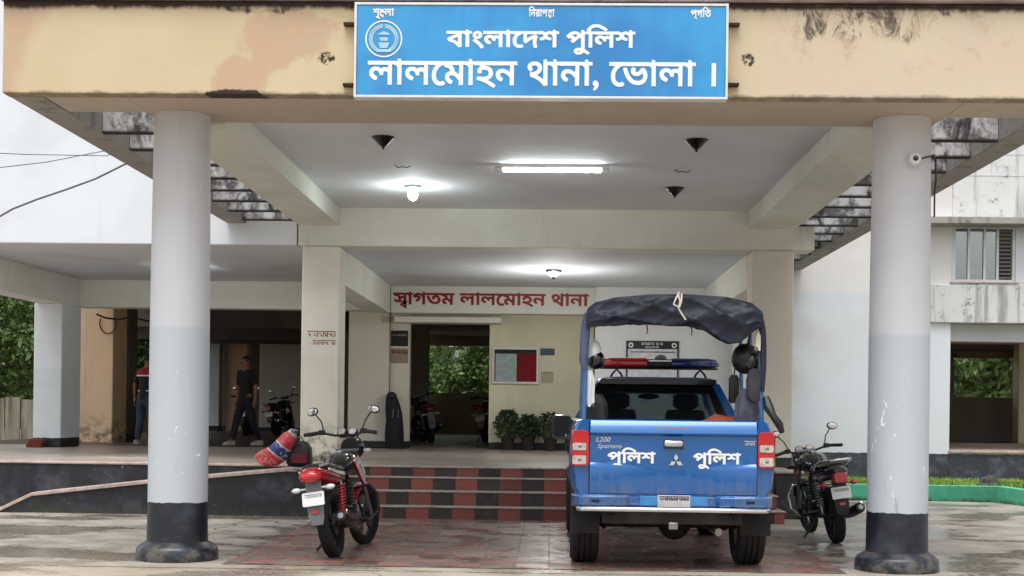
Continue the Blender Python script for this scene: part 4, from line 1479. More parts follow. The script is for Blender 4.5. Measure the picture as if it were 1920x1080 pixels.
GU = (0, -0.045, 1)
for xa, xb in ((-0.561, -0.151), (0.169, 0.575)):
    lettering('lettering', 'পুিলশ', 'sign_white', TR, on_gate(xa, 0.925), xb - xa, 0.088, up=GU, bold=0.03)
MATS['badge'] = plain('silver badge', C(214, 220, 226), 0.25, 0.6)
lettering('model_lettering', 'L200', 'badge', TR, on_gate(-0.66, 1.105), 0.125, 0.04, up=GU, ref='L', bold=0.01, shear=0.25)
lettering('model_lettering', 'Sportero', 'badge', TR, on_gate(-0.645, 1.05), 0.205, 0.038, up=GU, ref='S', bold=0.01, shear=0.25)
q = MB()
shaky_rows(q, 0.60, 0.70, 1.128, 1.085, 1, -0.0385, random.Random(41), 0.9, 0.0)
q.build('model_badge', 'badge', TR, world=False, smooth=0)
lg = MB()
for a in (90, 210, 330):
    ca, sa = math.cos(R(a)), math.sin(R(a))
    L, w = 0.066, 0.019
    pts = [(0.004, 0), (L / 2, w), (L, 0), (L / 2, -w)]
    z_ = 0.945
    lg.rings([[(0.023 + u * ca - v * sa, -0.031 - d_ - (z_ + u * sa + v * ca - 0.9) * 0.045, z_ + u * sa + v * ca) for u, v in pts] for d_ in (0, 0.008)])
lg.build('emblem', 'badge', TR, world=False, smooth=0)


def rounded(x0, x1, z0, z1, r, n=4):
    o = []
    for cx, cz, a0 in ((x1 - r, z0 + r, -90), (x1 - r, z1 - r, 0), (x0 + r, z1 - r, 90), (x0 + r, z0 + r, 180)):
        for i in range(n + 1):
            a = R(a0 + 90 * i / n)
            o.append((cx + r * math.cos(a), cz + r * math.sin(a)))
    return o


for sx in (-1, 1):
    xa, xb = sorted((sx * 0.722, sx * 0.872))
    lens = MB().rings([[(x, 0.14 + (0.0), z) for x, z in rounded(xa, xb + 0.0, 0.885, 1.205, 0.035)],
                       [(x, 0.0, z) for x, z in rounded(xa, xb, 0.885, 1.205, 0.035)],
                       [(x - sx * 0.010, -0.030, z) for x, z in rounded(xa + 0.008, xb - 0.008, 0.895, 1.197, 0.035)]])
    tl = lens.build('tail_light', 'red_lens', TR, world=False, smooth=50)
    for za, zb, mt in ((1.03, 1.092, 'clear_lens'), (0.91, 0.985, 'clear_lens')):
        MB().prism(rounded(xa + 0.012, xb - 0.02, za, zb, 0.015), 'Y', -0.036, -0.0305).build('reversing_lens', mt, tl, world=False)
        MB().ell(((xa + xb) / 2, -0.034, (za + zb) / 2), (0.020, 0.005, 0.013), 10).build('lamp_bulb', 'grey_plastic', tl, world=False)
for sx in (-1, 1):
    xa, xb = sorted((sx * 0.7105, sx * 0.7205))
    MB().box(xa, xb, -0.012, 0.005, 0.66, 1.285).build('panel_gap', 'gloss_black', TR, world=False)
# bumper, plate and chrome bar
bp = []
for x in (-0.86, -0.80, -0.62, -0.40, -0.36, 0.36, 0.40, 0.62, 0.80, 0.86):
    y_ = 0.06 if abs(x) > 0.85 else (-0.045 if abs(x) > 0.39 else -0.01)
    bp.append([(x, 0.25, 0.545), (x, y_ + 0.02, 0.545), (x, y_, 0.565), (x, y_ - 0.005, 0.635), (x, y_ + 0.015, 0.652), (x, 0.25, 0.652)])
MB().rings(bp).build('bumper', 'truck_blue', TR, world=False, smooth=30, bevel=0.004)
bx_ = MB().box(-0.28, 0.30, -0.022, -0.016, 0.562, 0.645).build('plate_panel', plain('light blue plate recess', C(66, 140, 205), 0.35), TR, world=False, bevel=0.003)
np_ = MB().box(-0.13, 0.15, -0.034, -0.0225, 0.553, 0.655).build('number_plate', plain('dirty white plate', C(196, 196, 198), 0.5, var=0.15), TR, world=False, bevel=0.002)
q = MB()
shaky_rows(q, -0.115, 0.14, 0.652, 0.558, 2, -0.0345, random.Random(17), 0.75, 0.12)
q.build('plate_lettering', 'dark_metal', np_, world=False, smooth=0)
MB().tube([(-0.80, 0.0, 0.535), (-0.805, -0.08, 0.535), (-0.78, -0.115, 0.535), (-0.4, -0.125, 0.535), (0.4, -0.125, 0.535), (0.78, -0.115, 0.535), (0.805, -0.08, 0.535), (0.80, 0.0, 0.535)], 0.021, 12).build('rear_bar', 'chrome', TR, world=False)
for sx in (-1, 1):
    MB().tube([(sx * 0.52, -0.12, 0.535), (sx * 0.52, 0.0, 0.50), (sx * 0.52, 0.2, 0.48)], 0.024, 8).build('bar_bracket', 'black', TR, world=False)
    MB().box(sx * 0.66 - 0.035, sx * 0.66 + 0.035, -0.052, -0.045, 0.59, 0.615).build('reflector', 'dark_metal', TR, world=False, bevel=0.003)
# chassis seen under the tail
MATS['under'] = plain('muddy underbody', C(30, 29, 28), 0.85, var=0.3)
MB().box(-0.66, 0.66, 0.12, 4.7, 0.50, 0.595).build('chassis', 'under', TR, world=False)
MB().box(-0.60, 0.60, 0.02, 0.10, 0.40, 0.54).build('cross_member', 'under', TR, world=False, bevel=0.01)
ax = MB().cyl((-0.64, 0.68, 0.37), (0.64, 0.68, 0.37), 0.05, seg=12)
ax.ell((0.08, 0.68, 0.37), (0.15, 0.16, 0.16), 14)
ax.build('rear_axle', 'under', TR, world=False)
MB().lathe([(0.30, -0.09), (0.35, -0.06), (0.355, 0.06), (0.30, 0.09)], (0, 1.35, 0.415), 28).build('spare_wheel', 'rubber', TR, world=False)
MB().tube([(0.30, 2.0, 0.40), (0.34, 0.6, 0.38), (0.36, 0.15, 0.36), (0.40, 0.02, 0.34)], 0.035, 10).build('exhaust_pipe', 'steel', TR, world=False)
for sx in (-1, 1):
    MB().tube([(sx * 0.55, 0.2, 0.50), (sx * 0.55, 0.6, 0.36), (sx * 0.55, 0.9, 0.31), (sx * 0.55, 1.3, 0.38), (sx * 0.55, 1.6, 0.50)], 0.03, 6).build('leaf_spring', 'under', TR, world=False)
    MB().box(sx * 0.74 - 0.13, sx * 0.74 + 0.13, 0.19, 0.205, 0.30, 0.545).build('mud_flap', 'under', TR, world=False)
MB().box(-0.03, 0.05, -0.02, 0.06, 0.36, 0.42).build('tow_hitch', 'steel', TR, world=False, bevel=0.006)


def tyre_mesh(Rr, w, rim, seg=40, tread=True):
    """an upright tyre about the x axis: rounded shoulders, circumferential grooves"""
    prof = [(-w * 0.40, rim), (-w * 0.5, rim + (Rr - rim) * 0.35), (-w * 0.5, rim + (Rr - rim) * 0.7), (-w * 0.42, Rr - 0.012), (-w * 0.33, Rr)]
    for g in (-0.2, 0.0, 0.2):
        prof += [((g - 0.03) * w, Rr), ((g - 0.022) * w, Rr - 0.012), ((g + 0.022) * w, Rr - 0.012), ((g + 0.03) * w, Rr)]
    prof += [(w * 0.33, Rr), (w * 0.42, Rr - 0.012), (w * 0.5, rim + (Rr - rim) * 0.7), (w * 0.5, rim + (Rr - rim) * 0.35), (w * 0.40, rim)]
    mb = MB()
    rs_ = []
    for i in range(seg):
        a = 2 * math.pi * i / seg
        rs_.append([(x, r * math.cos(a), r * math.sin(a)) for x, r in prof])
    mb.rings(rs_, close=True)
    return mb


for sx in (-1, 1):
    for ya in (0.68, 3.70):
        Mx = Matrix.Translation((sx * 0.735, ya, 0.375))
        tm = tyre_mesh(0.375, 0.25, 0.22)
        bmesh.ops.transform(tm.bm, matrix=Mx, verts=tm.bm.verts)
        w_ = tm.build('wheel', 'rubber', TR, world=False, smooth=30)
        rm = MB()
        rm.tube([(sx * 0.06, 0, 0), (-sx * 0.10, 0, 0)], [0.215, 0.215], 30, M=Mx)
        for k in range(6):
            a = 2 * math.pi * k / 6
            c_, s_ = math.cos(a), math.sin(a)
            rm.tube([(sx * 0.075, 0.04 * c_, 0.04 * s_), (sx * 0.085, 0.2 * c_, 0.2 * s_)], [0.035, 0.025], 8, M=Mx)
        rm.ell((sx * 0.07, 0, 0), (0.04, 0.07, 0.07), 12, M=Mx)
        rm.build('rim', 'steel', w_, world=False)
# cab: pillars, roof, glass, seats
MATS['cab_glass'] = glass('tinted truck glass', (0.86, 0.92, 0.91, 1), 0.02, 0.05)
B4 = [(-0.775, 1.56), (0.775, 1.56), (0.775, 3.98), (-0.775, 3.98)]
T4 = [(-0.595, 1.74), (0.595, 1.74), (0.595, 3.08), (-0.595, 3.08)]
ZB, ZT = 1.285, 1.645


def cabpt(u, t):
    """u: 0..4 round the greenhouse, t: 0 belt .. 1 roof"""
    i = int(u) % 4
    f_ = u - int(u)
    b = Vector((*B4[i], ZB)).lerp(Vector((*B4[(i + 1) % 4], ZB)), f_)
    tp_ = Vector((*T4[i], ZT)).lerp(Vector((*T4[(i + 1) % 4], ZT)), f_)
    return b.lerp(tp_, t)


def cab_panel(u0, u1, t0, t1, inset, th):
    c = Vector((0, 2.5, 1.45))
    a, b, d, e = cabpt(u0, t0), cabpt(u1 - 1e-6, t0), cabpt(u1 - 1e-6, t1), cabpt(u0, t1)
    nrm = (b - a).cross(e - a).normalized()
    if nrm.dot(a - c) < 0:
        nrm = -nrm
    o_ = [p + nrm * inset for p in (a, b, d, e)]
    i_ = [p + nrm * (inset - th) for p in (a, b, d, e)]
    return MB().rings([o_, i_])


roof = []
for z, k, ky in ((1.645, 1.0, 0.0), (1.675, 0.98, 0.01), (1.70, 0.90, 0.06), (1.712, 0.72, 0.16)):
    x = 0.60 * k
    roof.append([(a, b, z) for a, b in [(u, v) for u, v in rounded(-x, x, 1.73 + ky, 3.10 - ky, 0.10)]])
MB().rings(roof).build('roof', 'truck_blue', TR, world=False, smooth=50)
cab_panel(0.0, 0.06, 0, 1, 0.0, 0.05).build('pillar', 'gloss_black', TR, world=False)
cab_panel(0.94, 1.0, 0, 1, 0.0, 0.05).build('pillar', 'truck_blue', TR, world=False)
for u0, u1 in ((1.0, 1.05), (1.47, 1.51), (1.95, 2.0), (3.0, 3.05), (3.49, 3.53), (3.95, 4.0)):
    cab_panel(u0, u1, 0, 1, 0.002, 0.05).build('pillar', 'truck_blue', TR, world=False)
MB().box(-0.565, 0.565, 1.705, 1.728, 1.63, 1.688).build('roof_edge_seal', 'gloss_black', TR, world=False, bevel=0.006)
rwf = cab_panel(0.0601, 0.94, 0.74, 1.0, 0.0, 0.02)
rwf.build('rear_header', 'gloss_black', TR, world=False)
for u0, u1 in ((0.0601, 0.12), (0.88, 0.9399)):
    cab_panel(u0, u1, 0.0, 0.74, -0.001, 0.02).build('window_border', 'gloss_black', TR, world=False)
cab_panel(0.1201, 0.8799, 0.0, 0.7399, -0.004, 0.005).build('rear_window', 'cab_glass', TR, world=False)
for u0, u1 in ((1.051, 1.469), (1.511, 1.949), (3.051, 3.489), (3.531, 3.949)):
    cab_panel(u0, u1, 0, 0.99, -0.01, 0.005).build('side_window', 'cab_glass', TR, world=False)
cab_panel(2.03, 2.97, 0, 1.0, -0.006, 0.005).build('windscreen', 'cab_glass', TR, world=False)
for x in (-0.36, 0.36):
    sb = MB()
    sb.rings([[(x + u, y, z) for u, y in rounded(-w_ / 2, w_ / 2, yy, yy + 0.13, 0.05)] for z, w_, yy in ((0.9, 0.46, 2.72), (1.2, 0.46, 2.66), (1.36, 0.40, 2.62), (1.38, 0.36, 2.63)) for y in [0]] if False else
             [[(x + u, v, z) for u, v in rounded(-w_ / 2, w_ / 2, yy, yy + 0.13, 0.05)] for z, w_, yy in ((0.9, 0.46, 2.72), (1.2, 0.46, 2.66), (1.37, 0.40, 2.62), (1.39, 0.36, 2.63))])
    sb.build('seat', 'seat', TR, world=False)
    MB().rings([[(x + u, v, z) for u, v in rounded(-w_ / 2, w_ / 2, yy, yy + 0.1, 0.045)] for z, w_, yy in ((1.39, 0.16, 2.63), (1.43, 0.27, 2.60), (1.53, 0.27, 2.59), (1.56, 0.20, 2.61))]).build('headrest', 'seat', TR, world=False)
MB().rings([[(u, v, z) for u, v in rounded(-0.66, 0.66, yy, yy + 0.14, 0.05)] for z, yy in ((0.9, 1.82), (1.16, 1.76), (1.21, 1.77))]).build('rear_bench', 'seat', TR, world=False)
MB().box(-0.70, 0.70, 3.45, 3.9, 1.0, 1.27).build('dashboard', 'black', TR, world=False, bevel=0.03)
MB().ell((0.0, 3.05, 1.53), (0.12, 0.02, 0.032), 12).build('inside_mirror', 'black', TR, world=False)
for sx in (-1, 1):
    mr = MB().rings([[(sx * 0.93 + u, y_, 1.19 + v) for u, v in rounded(-w_ / 2, w_ / 2, -h_ / 2, h_ / 2, 0.04)] for y_, w_, h_ in ((3.16, 0.19, 0.25), (3.22, 0.21, 0.27), (3.30, 0.15, 0.20))])
    mm = mr.build('side_mirror', 'gloss_black', TR, world=False)
    MB().prism([(sx * 0.93 + u, 1.19 + v) for u, v in rounded(-0.08, 0.08, -0.105, 0.105, 0.035)], 'Y', 3.153, 3.1595).build('mirror_glass', 'dark_metal', mm, world=False)
    MB().tube([(sx * 0.75, 3.3, 1.24), (sx * 0.88, 3.26, 1.21)], 0.03, 8).build('mirror_arm', 'black', mm, world=False)
    MB().box(sx * 0.893 - 0.006, sx * 0.893 + 0.006, 2.1, 2.28, 1.10, 1.13).build('door_handle', 'chrome', TR, world=False, bevel=0.004)
    MB().ell((sx * 0.70, 5.0, 0.90), (0.13, 0.10, 0.08), 12).build('headlight', 'clear_lens', TR, world=False)
# the light bar on the roof
lbx = 0.03
for sx, mt in ((-1, plain('red light bar cover', C(196, 16, 34), 0.15, coat=1.0)), (1, plain('dark blue light bar cover', C(16, 40, 112), 0.15, coat=1.0))):
    x0, x1 = lbx + sx * 0.125, lbx + sx * 0.60
    rr = []
    for t, k in ((0, 1.0), (0.75, 1.0), (0.92, 0.85), (1.0, 0.45)):
        x = x0 + (x1 - x0) * t
        rr.append([(x, 2.12 + v * k, 1.838 + w_ * k) for v, w_ in rounded(-0.14, 0.14, -0.028, 0.066, 0.032)])
    MB().rings(rr).build('light_bar_lens', mt, TR, world=False, smooth=50)
MB().rings([[(x, 2.12 + v, 1.838 + w_) for v, w_ in rounded(-0.13, 0.13, -0.028, 0.055, 0.02)] for x in (lbx - 0.1245, lbx + 0.1245)]).build('light_bar_speaker', 'dark_metal', TR, world=False)
MB().box(lbx - 0.11, lbx + 0.12, 1.975, 1.988, 1.866, 1.884).build('light_bar_trim', 'chrome', TR, world=False, bevel=0.003)
MB().lathe([(0.065, 0), (0.06, 0.02), (0.04, 0.04), (0.01, 0.05)], (lbx + 0.02, 2.10, 1.893), 18).build('light_bar_dome', 'grey_plastic', TR, world=False)
MB().box(lbx - 0.585, lbx + 0.585, 2.0, 2.24, 1.795, 1.8095).build('light_bar_base', 'black', TR, world=False, bevel=0.006)
for x in (-0.42, 0.42):
    MB().tube([(lbx + x - 0.07, 2.12, 1.69), (lbx + x - 0.04, 2.12, 1.75), (lbx + x, 2.12, 1.79), (lbx + x + 0.04, 2.12, 1.75), (lbx + x + 0.07, 2.12, 1.69)], 0.012, 6).build('light_bar_foot', 'black', TR, world=False)
# canopy: hoops, canvas roof, rolled flap
s = Sh('dark blue canvas')
v = s.obj()
n = s.noise(v, 3, 5)
n2 = s.noise(v, 9, 5, 0.6)
col = s.mix(s.ramp(n, 0.3, 0.7), C(14, 20, 36), C(29, 39, 62))
s.bump(n2, 0.5, 0.02)
MATS['canvas'] = s.fin(col, 0.5)
MATS['canvas_grey'] = plain('faded blue canvas', C(78, 94, 124), 0.7, var=0.2, bump=0.4)
MATS['canvas_light'] = plain('blue painted canopy post', C(70, 118, 170), 0.5, var=0.2)


def hoop(t):
    """along the hoop from the left foot over the top to the right foot"""
    pts = [(-0.79, 1.29), (-0.78, 1.7), (-0.765, 2.1), (-0.745, 2.22), (-0.68, 2.285), (-0.5, 2.33), (-0.2, 2.362), (0.1, 2.365), (0.45, 2.345), (0.66, 2.30), (0.745, 2.23), (0.78, 2.1), (0.79, 1.7), (0.80, 1.29)]
    f_ = t * (len(pts) - 1)
    i = min(int(f_), len(pts) - 2)
    a, b = Vector((pts[i][0] * 0.965, pts[i][1])), Vector((pts[i + 1][0] * 0.965, pts[i + 1][1]))
    return a.lerp(b, f_ - i)


for y in (0.12, 0.75, 1.38):
    MB().tube([(hoop(i / 39).x, y, hoop(i / 39).y - (0.0 if i in (0, 39) else 0.02)) for i in range(40)], 0.018, 8).build('canopy_hoop', 'canvas_light', TR, world=False)
rnd = random.Random(31)
MB().sheet(lambda u, v: (hoop(0.2 + 0.6 * u).x * 1.02, 0.08 + 1.36 * v, hoop(0.2 + 0.6 * u).y + 0.012 - 0.02 * math.sin(v * 2 * math.pi) ** 2 + 0.004 * math.sin(u * 31 + v * 5)), 36, 14, thick=0.004).build('canopy_roof', 'canvas', TR, world=False, smooth=60)
topc = [(-0.76, 2.20), (-0.74, 2.25), (-0.68, 2.30), (-0.5, 2.345), (-0.2, 2.375), (0.1, 2.378), (0.45, 2.358), (0.66, 2.31), (0.745, 2.24), (0.785, 2.17)]
botc = [(-0.76, 2.06), (-0.70, 2.085), (-0.4, 2.11), (-0.1, 2.115), (0.12, 2.10), (0.26, 2.06), (0.37, 1.985), (0.46, 1.955), (0.56, 1.97), (0.64, 2.04), (0.70, 2.10), (0.785, 2.13)]


def interp(tab, x):
    for (a, b), (c, d) in zip(tab, tab[1:]):
        if a <= x <= c:
            return b + (d - b) * (x - a) / (c - a)
    return tab[0][1] if x < tab[0][0] else tab[-1][1]


rr = []
for i in range(97):
    x = -0.755 + 1.515 * i / 96
    zt, zb = interp(topc, x), interp(botc, x)
    ring = []
    for k in range(40):
        a = 2 * math.pi * k / 40
        fold = 0.055 * (1 - abs(math.sin(1.5 * a + (x - 0.03) * 3.4 + 0.5 * math.sin(x * 5)))) ** 1.6 + 0.040 * (1 - abs(math.sin(2.5 * a - (x - 0.03) * 5.5 + 0.9))) ** 1.8 + 0.02 * (1 - abs(math.sin(2 * a + x * 13))) ** 2 - 0.03
        endk = min(1, (0.02 + min(i, 96 - i)) / 7) ** 0.5
        y = 0.03 + (0.062 + fold) * math.cos(a) * (0.7 + 0.5 * max(0, x)) * endk
        z = (zt + zb) / 2 + ((zt - zb) / 2 + 0.3 * fold * (1 if math.sin(a) < 0.4 else 0.1)) * math.sin(a)
        ring.append((x, y, z))
    rr.append(ring)
MB().rings(rr).build('rolled_flap', 'canvas', TR, world=False, smooth=55)
MB().tube([(-0.765, 0.10, 1.73), (-0.775, 0.09, 1.8), (-0.765, 0.09, 1.95), (-0.755, 0.09, 2.1), (-0.735, 0.08, 2.21)], [0.022, 0.036, 0.04, 0.04, 0.034], 12).build('side_canvas', 'canvas_grey', TR, world=False)
MB().tube([(0.77, 0.10, 1.55), (0.775, 0.09, 1.75), (0.77, 0.09, 1.95), (0.76, 0.09, 2.1), (0.74, 0.08, 2.18)], [0.018, 0.026, 0.03, 0.03, 0.03], 12).build('side_canvas', 'canvas', TR, world=False)
MATS['rope'] = plain('white rope', C(222, 218, 204), 0.8)
MB().tube([(0.80, 0.10, 1.5), (0.815, 0.05, 1.42), (0.85, 0.0, 1.34), (0.90, -0.01, 1.27), (0.93, 0.0, 1.20)], [0.03, 0.045, 0.03, 0.035, 0.02], 8).build('canopy_strap', 'black', TR, world=False)
rp = MB()
rp.tube([(0.02, -0.09, 2.37), (0.035, -0.105, 2.30), (0.02, -0.10, 2.25), (0.05, -0.10, 2.20), (0.085, -0.095, 2.15)], 0.008, 6)
rp.tube([(0.03, -0.07, 2.385), (0.0, -0.105, 2.33), (-0.02, -0.105, 2.28), (0.03, -0.11, 2.25), (0.045, -0.11, 2.31), (0.05, -0.09, 2.37)], 0.008, 6)
rp.build('canopy_rope', 'rope', TR, world=False)
for x, z in ((-0.24, 2.12), (0.14, 2.11)):
    MB().tube([(x, 0.02, z), (x + 0.01, 0.0, z - 0.05), (x + 0.005, 0.0, z - 0.09)], [0.006, 0.006, 0.004], 5).build('canopy_tie', 'black', TR, world=False)

# gear hung from the canopy frame, each piece a thing of its own
GEAR = 'gear hung from the truck canopy frame'
HM = thing('riot_helmet', 'white and black helmet hung at the left canopy post of the truck', 'helmet', (TX - 0.685, TY + 0.25, 1.86), GEAR)
MB().ell((0, 0, 0.02), (0.075, 0.12, 0.115), 16).build('shell', 'white_plastic', HM, world=False)
MB().ell((0.022, -0.01, -0.045), (0.082, 0.118, 0.085), 16).build('visor', 'gloss_black', HM, world=False)
MB().tube([(-0.06, 0.0, 0.05), (-0.09, -0.05, 0.16), (-0.09, -0.12, 0.22)], 0.006, 5).build('strap', 'black', HM, world=False)
HM2 = thing('riot_helmet', 'large black helmet hung under the rolled flap at the right canopy post', 'helmet', (TX + 0.65, TY + 0.30, 1.84), GEAR)
MB().ell((0, 0, 0), (0.125, 0.14, 0.135), 16).build('shell', 'black', HM2, world=False)
MB().ell((0.05, -0.06, -0.03), (0.10, 0.09, 0.10), 14).build('visor', 'gloss_black', HM2, world=False)
MB().tube([(0.02, 0.0, 0.12), (0.03, -0.05, 0.22), (0.06, -0.14, 0.30)], 0.012, 5).build('strap', 'black', HM2, world=False)
bgm = plain('dark grey bag cloth', C(62, 60, 68), 0.8, var=0.2, bump=0.5)
BG = thing('kit_bag', 'dark grey bag hanging below the black helmet at the right canopy post', 'bag', (TX + 0.715, TY + 0.16, 1.60), GEAR)
MB().rings([[(u, v, z) for u, v in rounded(-w_ / 2, w_ / 2, -0.05, 0.05, 0.03)] for z, w_ in ((-0.13, 0.08), (-0.11, 0.14), (0.05, 0.15), (0.13, 0.11), (0.15, 0.06))]).build('pouch', bgm, BG, world=False)
MB().tube([(-0.03, 0, 0.14), (0.0, -0.02, 0.24), (0.05, -0.06, 0.36)], 0.01, 5).build('strap', 'black', BG, world=False)
BT = thing('baton_pouch', 'slim black pouch hanging left of the grey bag at the right canopy post', 'pouch', (TX + 0.565, TY + 0.40, 1.58), GEAR)
MB().rings([[(u, v, z) for u, v in rounded(-w_ / 2, w_ / 2, -0.04, 0.04, 0.025)] for z, w_ in ((-0.13, 0.05), (-0.11, 0.09), (0.09, 0.09), (0.12, 0.05))]).build('pouch', 'seat', BT, world=False)
MB().tube([(0, 0, 0.11), (0.01, -0.03, 0.26), (0.04, -0.05, 0.40)], 0.007, 5).build('strap', 'black', BT, world=False)


def drape(w, d, h, seed, flare=1.25, lobes=6):
    rnd = random.Random(seed)
    ph = rnd.uniform(0, 6)
    rs_ = []
    for i in range(15):
        t = i / 14
        z = h * (1 - t)
        k = (0.55 + 0.45 * min(1, t * 4)) * (1 + (flare - 1) * t)
        ring = []
        for j in range(36):
            a = 2 * math.pi * j / 36
            f_ = 1 + (0.05 + 0.16 * t) * math.sin(lobes * a + ph + 1.5 * t) + 0.05 * math.sin(2.3 * lobes * a + 4 * t)
            ring.append((w * k * f_ * math.cos(a), d * k * f_ * math.sin(a), z + 0.02 * math.sin(3 * a + ph) * t))
        rs_.append(ring)
    return MB().rings(rs_)


JK = thing('rain_jacket', 'grey jacket draped low at the right canopy post beside the tailgate', 'jacket', (TX + 0.655, TY + 0.22, 1.20), GEAR)
drape(0.085, 0.05, 0.38, 3).build('cloth', plain('grey jacket cloth', C(84, 88, 104), 0.8, var=0.25, bump=0.5), JK, world=False, smooth=80)
MB().tube([(0.03, 0, 0.36), (0.08, -0.04, 0.44), (0.11, -0.08, 0.52)], 0.012, 5).build('hanging_loop', 'black', JK, world=False)
WC = thing('white_cloth', 'crumpled white cloth knotted above the black helmet at the right canopy post', 'cloth', (TX + 0.735, TY + 0.10, 1.92), GEAR)
drape(0.035, 0.03, 0.16, 9, 0.9).build('cloth', 'rope', WC, world=False, smooth=80)
PB = thing('plastic_bag', 'limp white plastic bag tied to the left canopy post above the bed', 'bag', (TX - 0.72, TY + 0.16, 1.42), GEAR)
drape(0.045, 0.035, 0.30, 12, 1.0).build('bag_body', 'white_plastic', PB, world=False, smooth=80)
DK = thing('black_jacket', 'black jacket bundled at the foot of the left canopy post', 'jacket', (TX - 0.66, TY + 0.30, 1.20), GEAR)
drape(0.10, 0.07, 0.32, 15, 1.1).build('cloth', 'seat', DK, world=False, smooth=80)
ORC = MB().sheet(lambda u, v: (TX + 0.30 + 0.34 * u, TY + 0.35 + 0.30 * v, 1.285 + 0.06 * math.sin(u * math.pi) * math.sin(v * math.pi) + 0.012 * math.sin(u * 13 + v * 7)), 24, 12, thick=0.01).build('folded_tarp', plain('orange tarp', C(206, 98, 58), 0.6, var=0.2, bump=0.3), smooth=60)
tag(ORC, 'orange folded tarp showing over the top of the blue tailgate', 'tarp')
MB_ = MB().box(-0.5, 0.68, 0.2, 0.9, 0.861, 1.27)
CK = MB_.build('storage_box', 'dark_metal', None, bevel=0.02)
CK.location = (TX, TY, 0)
tag(CK, 'dark metal storage box in the truck bed under the orange tarp', 'box')


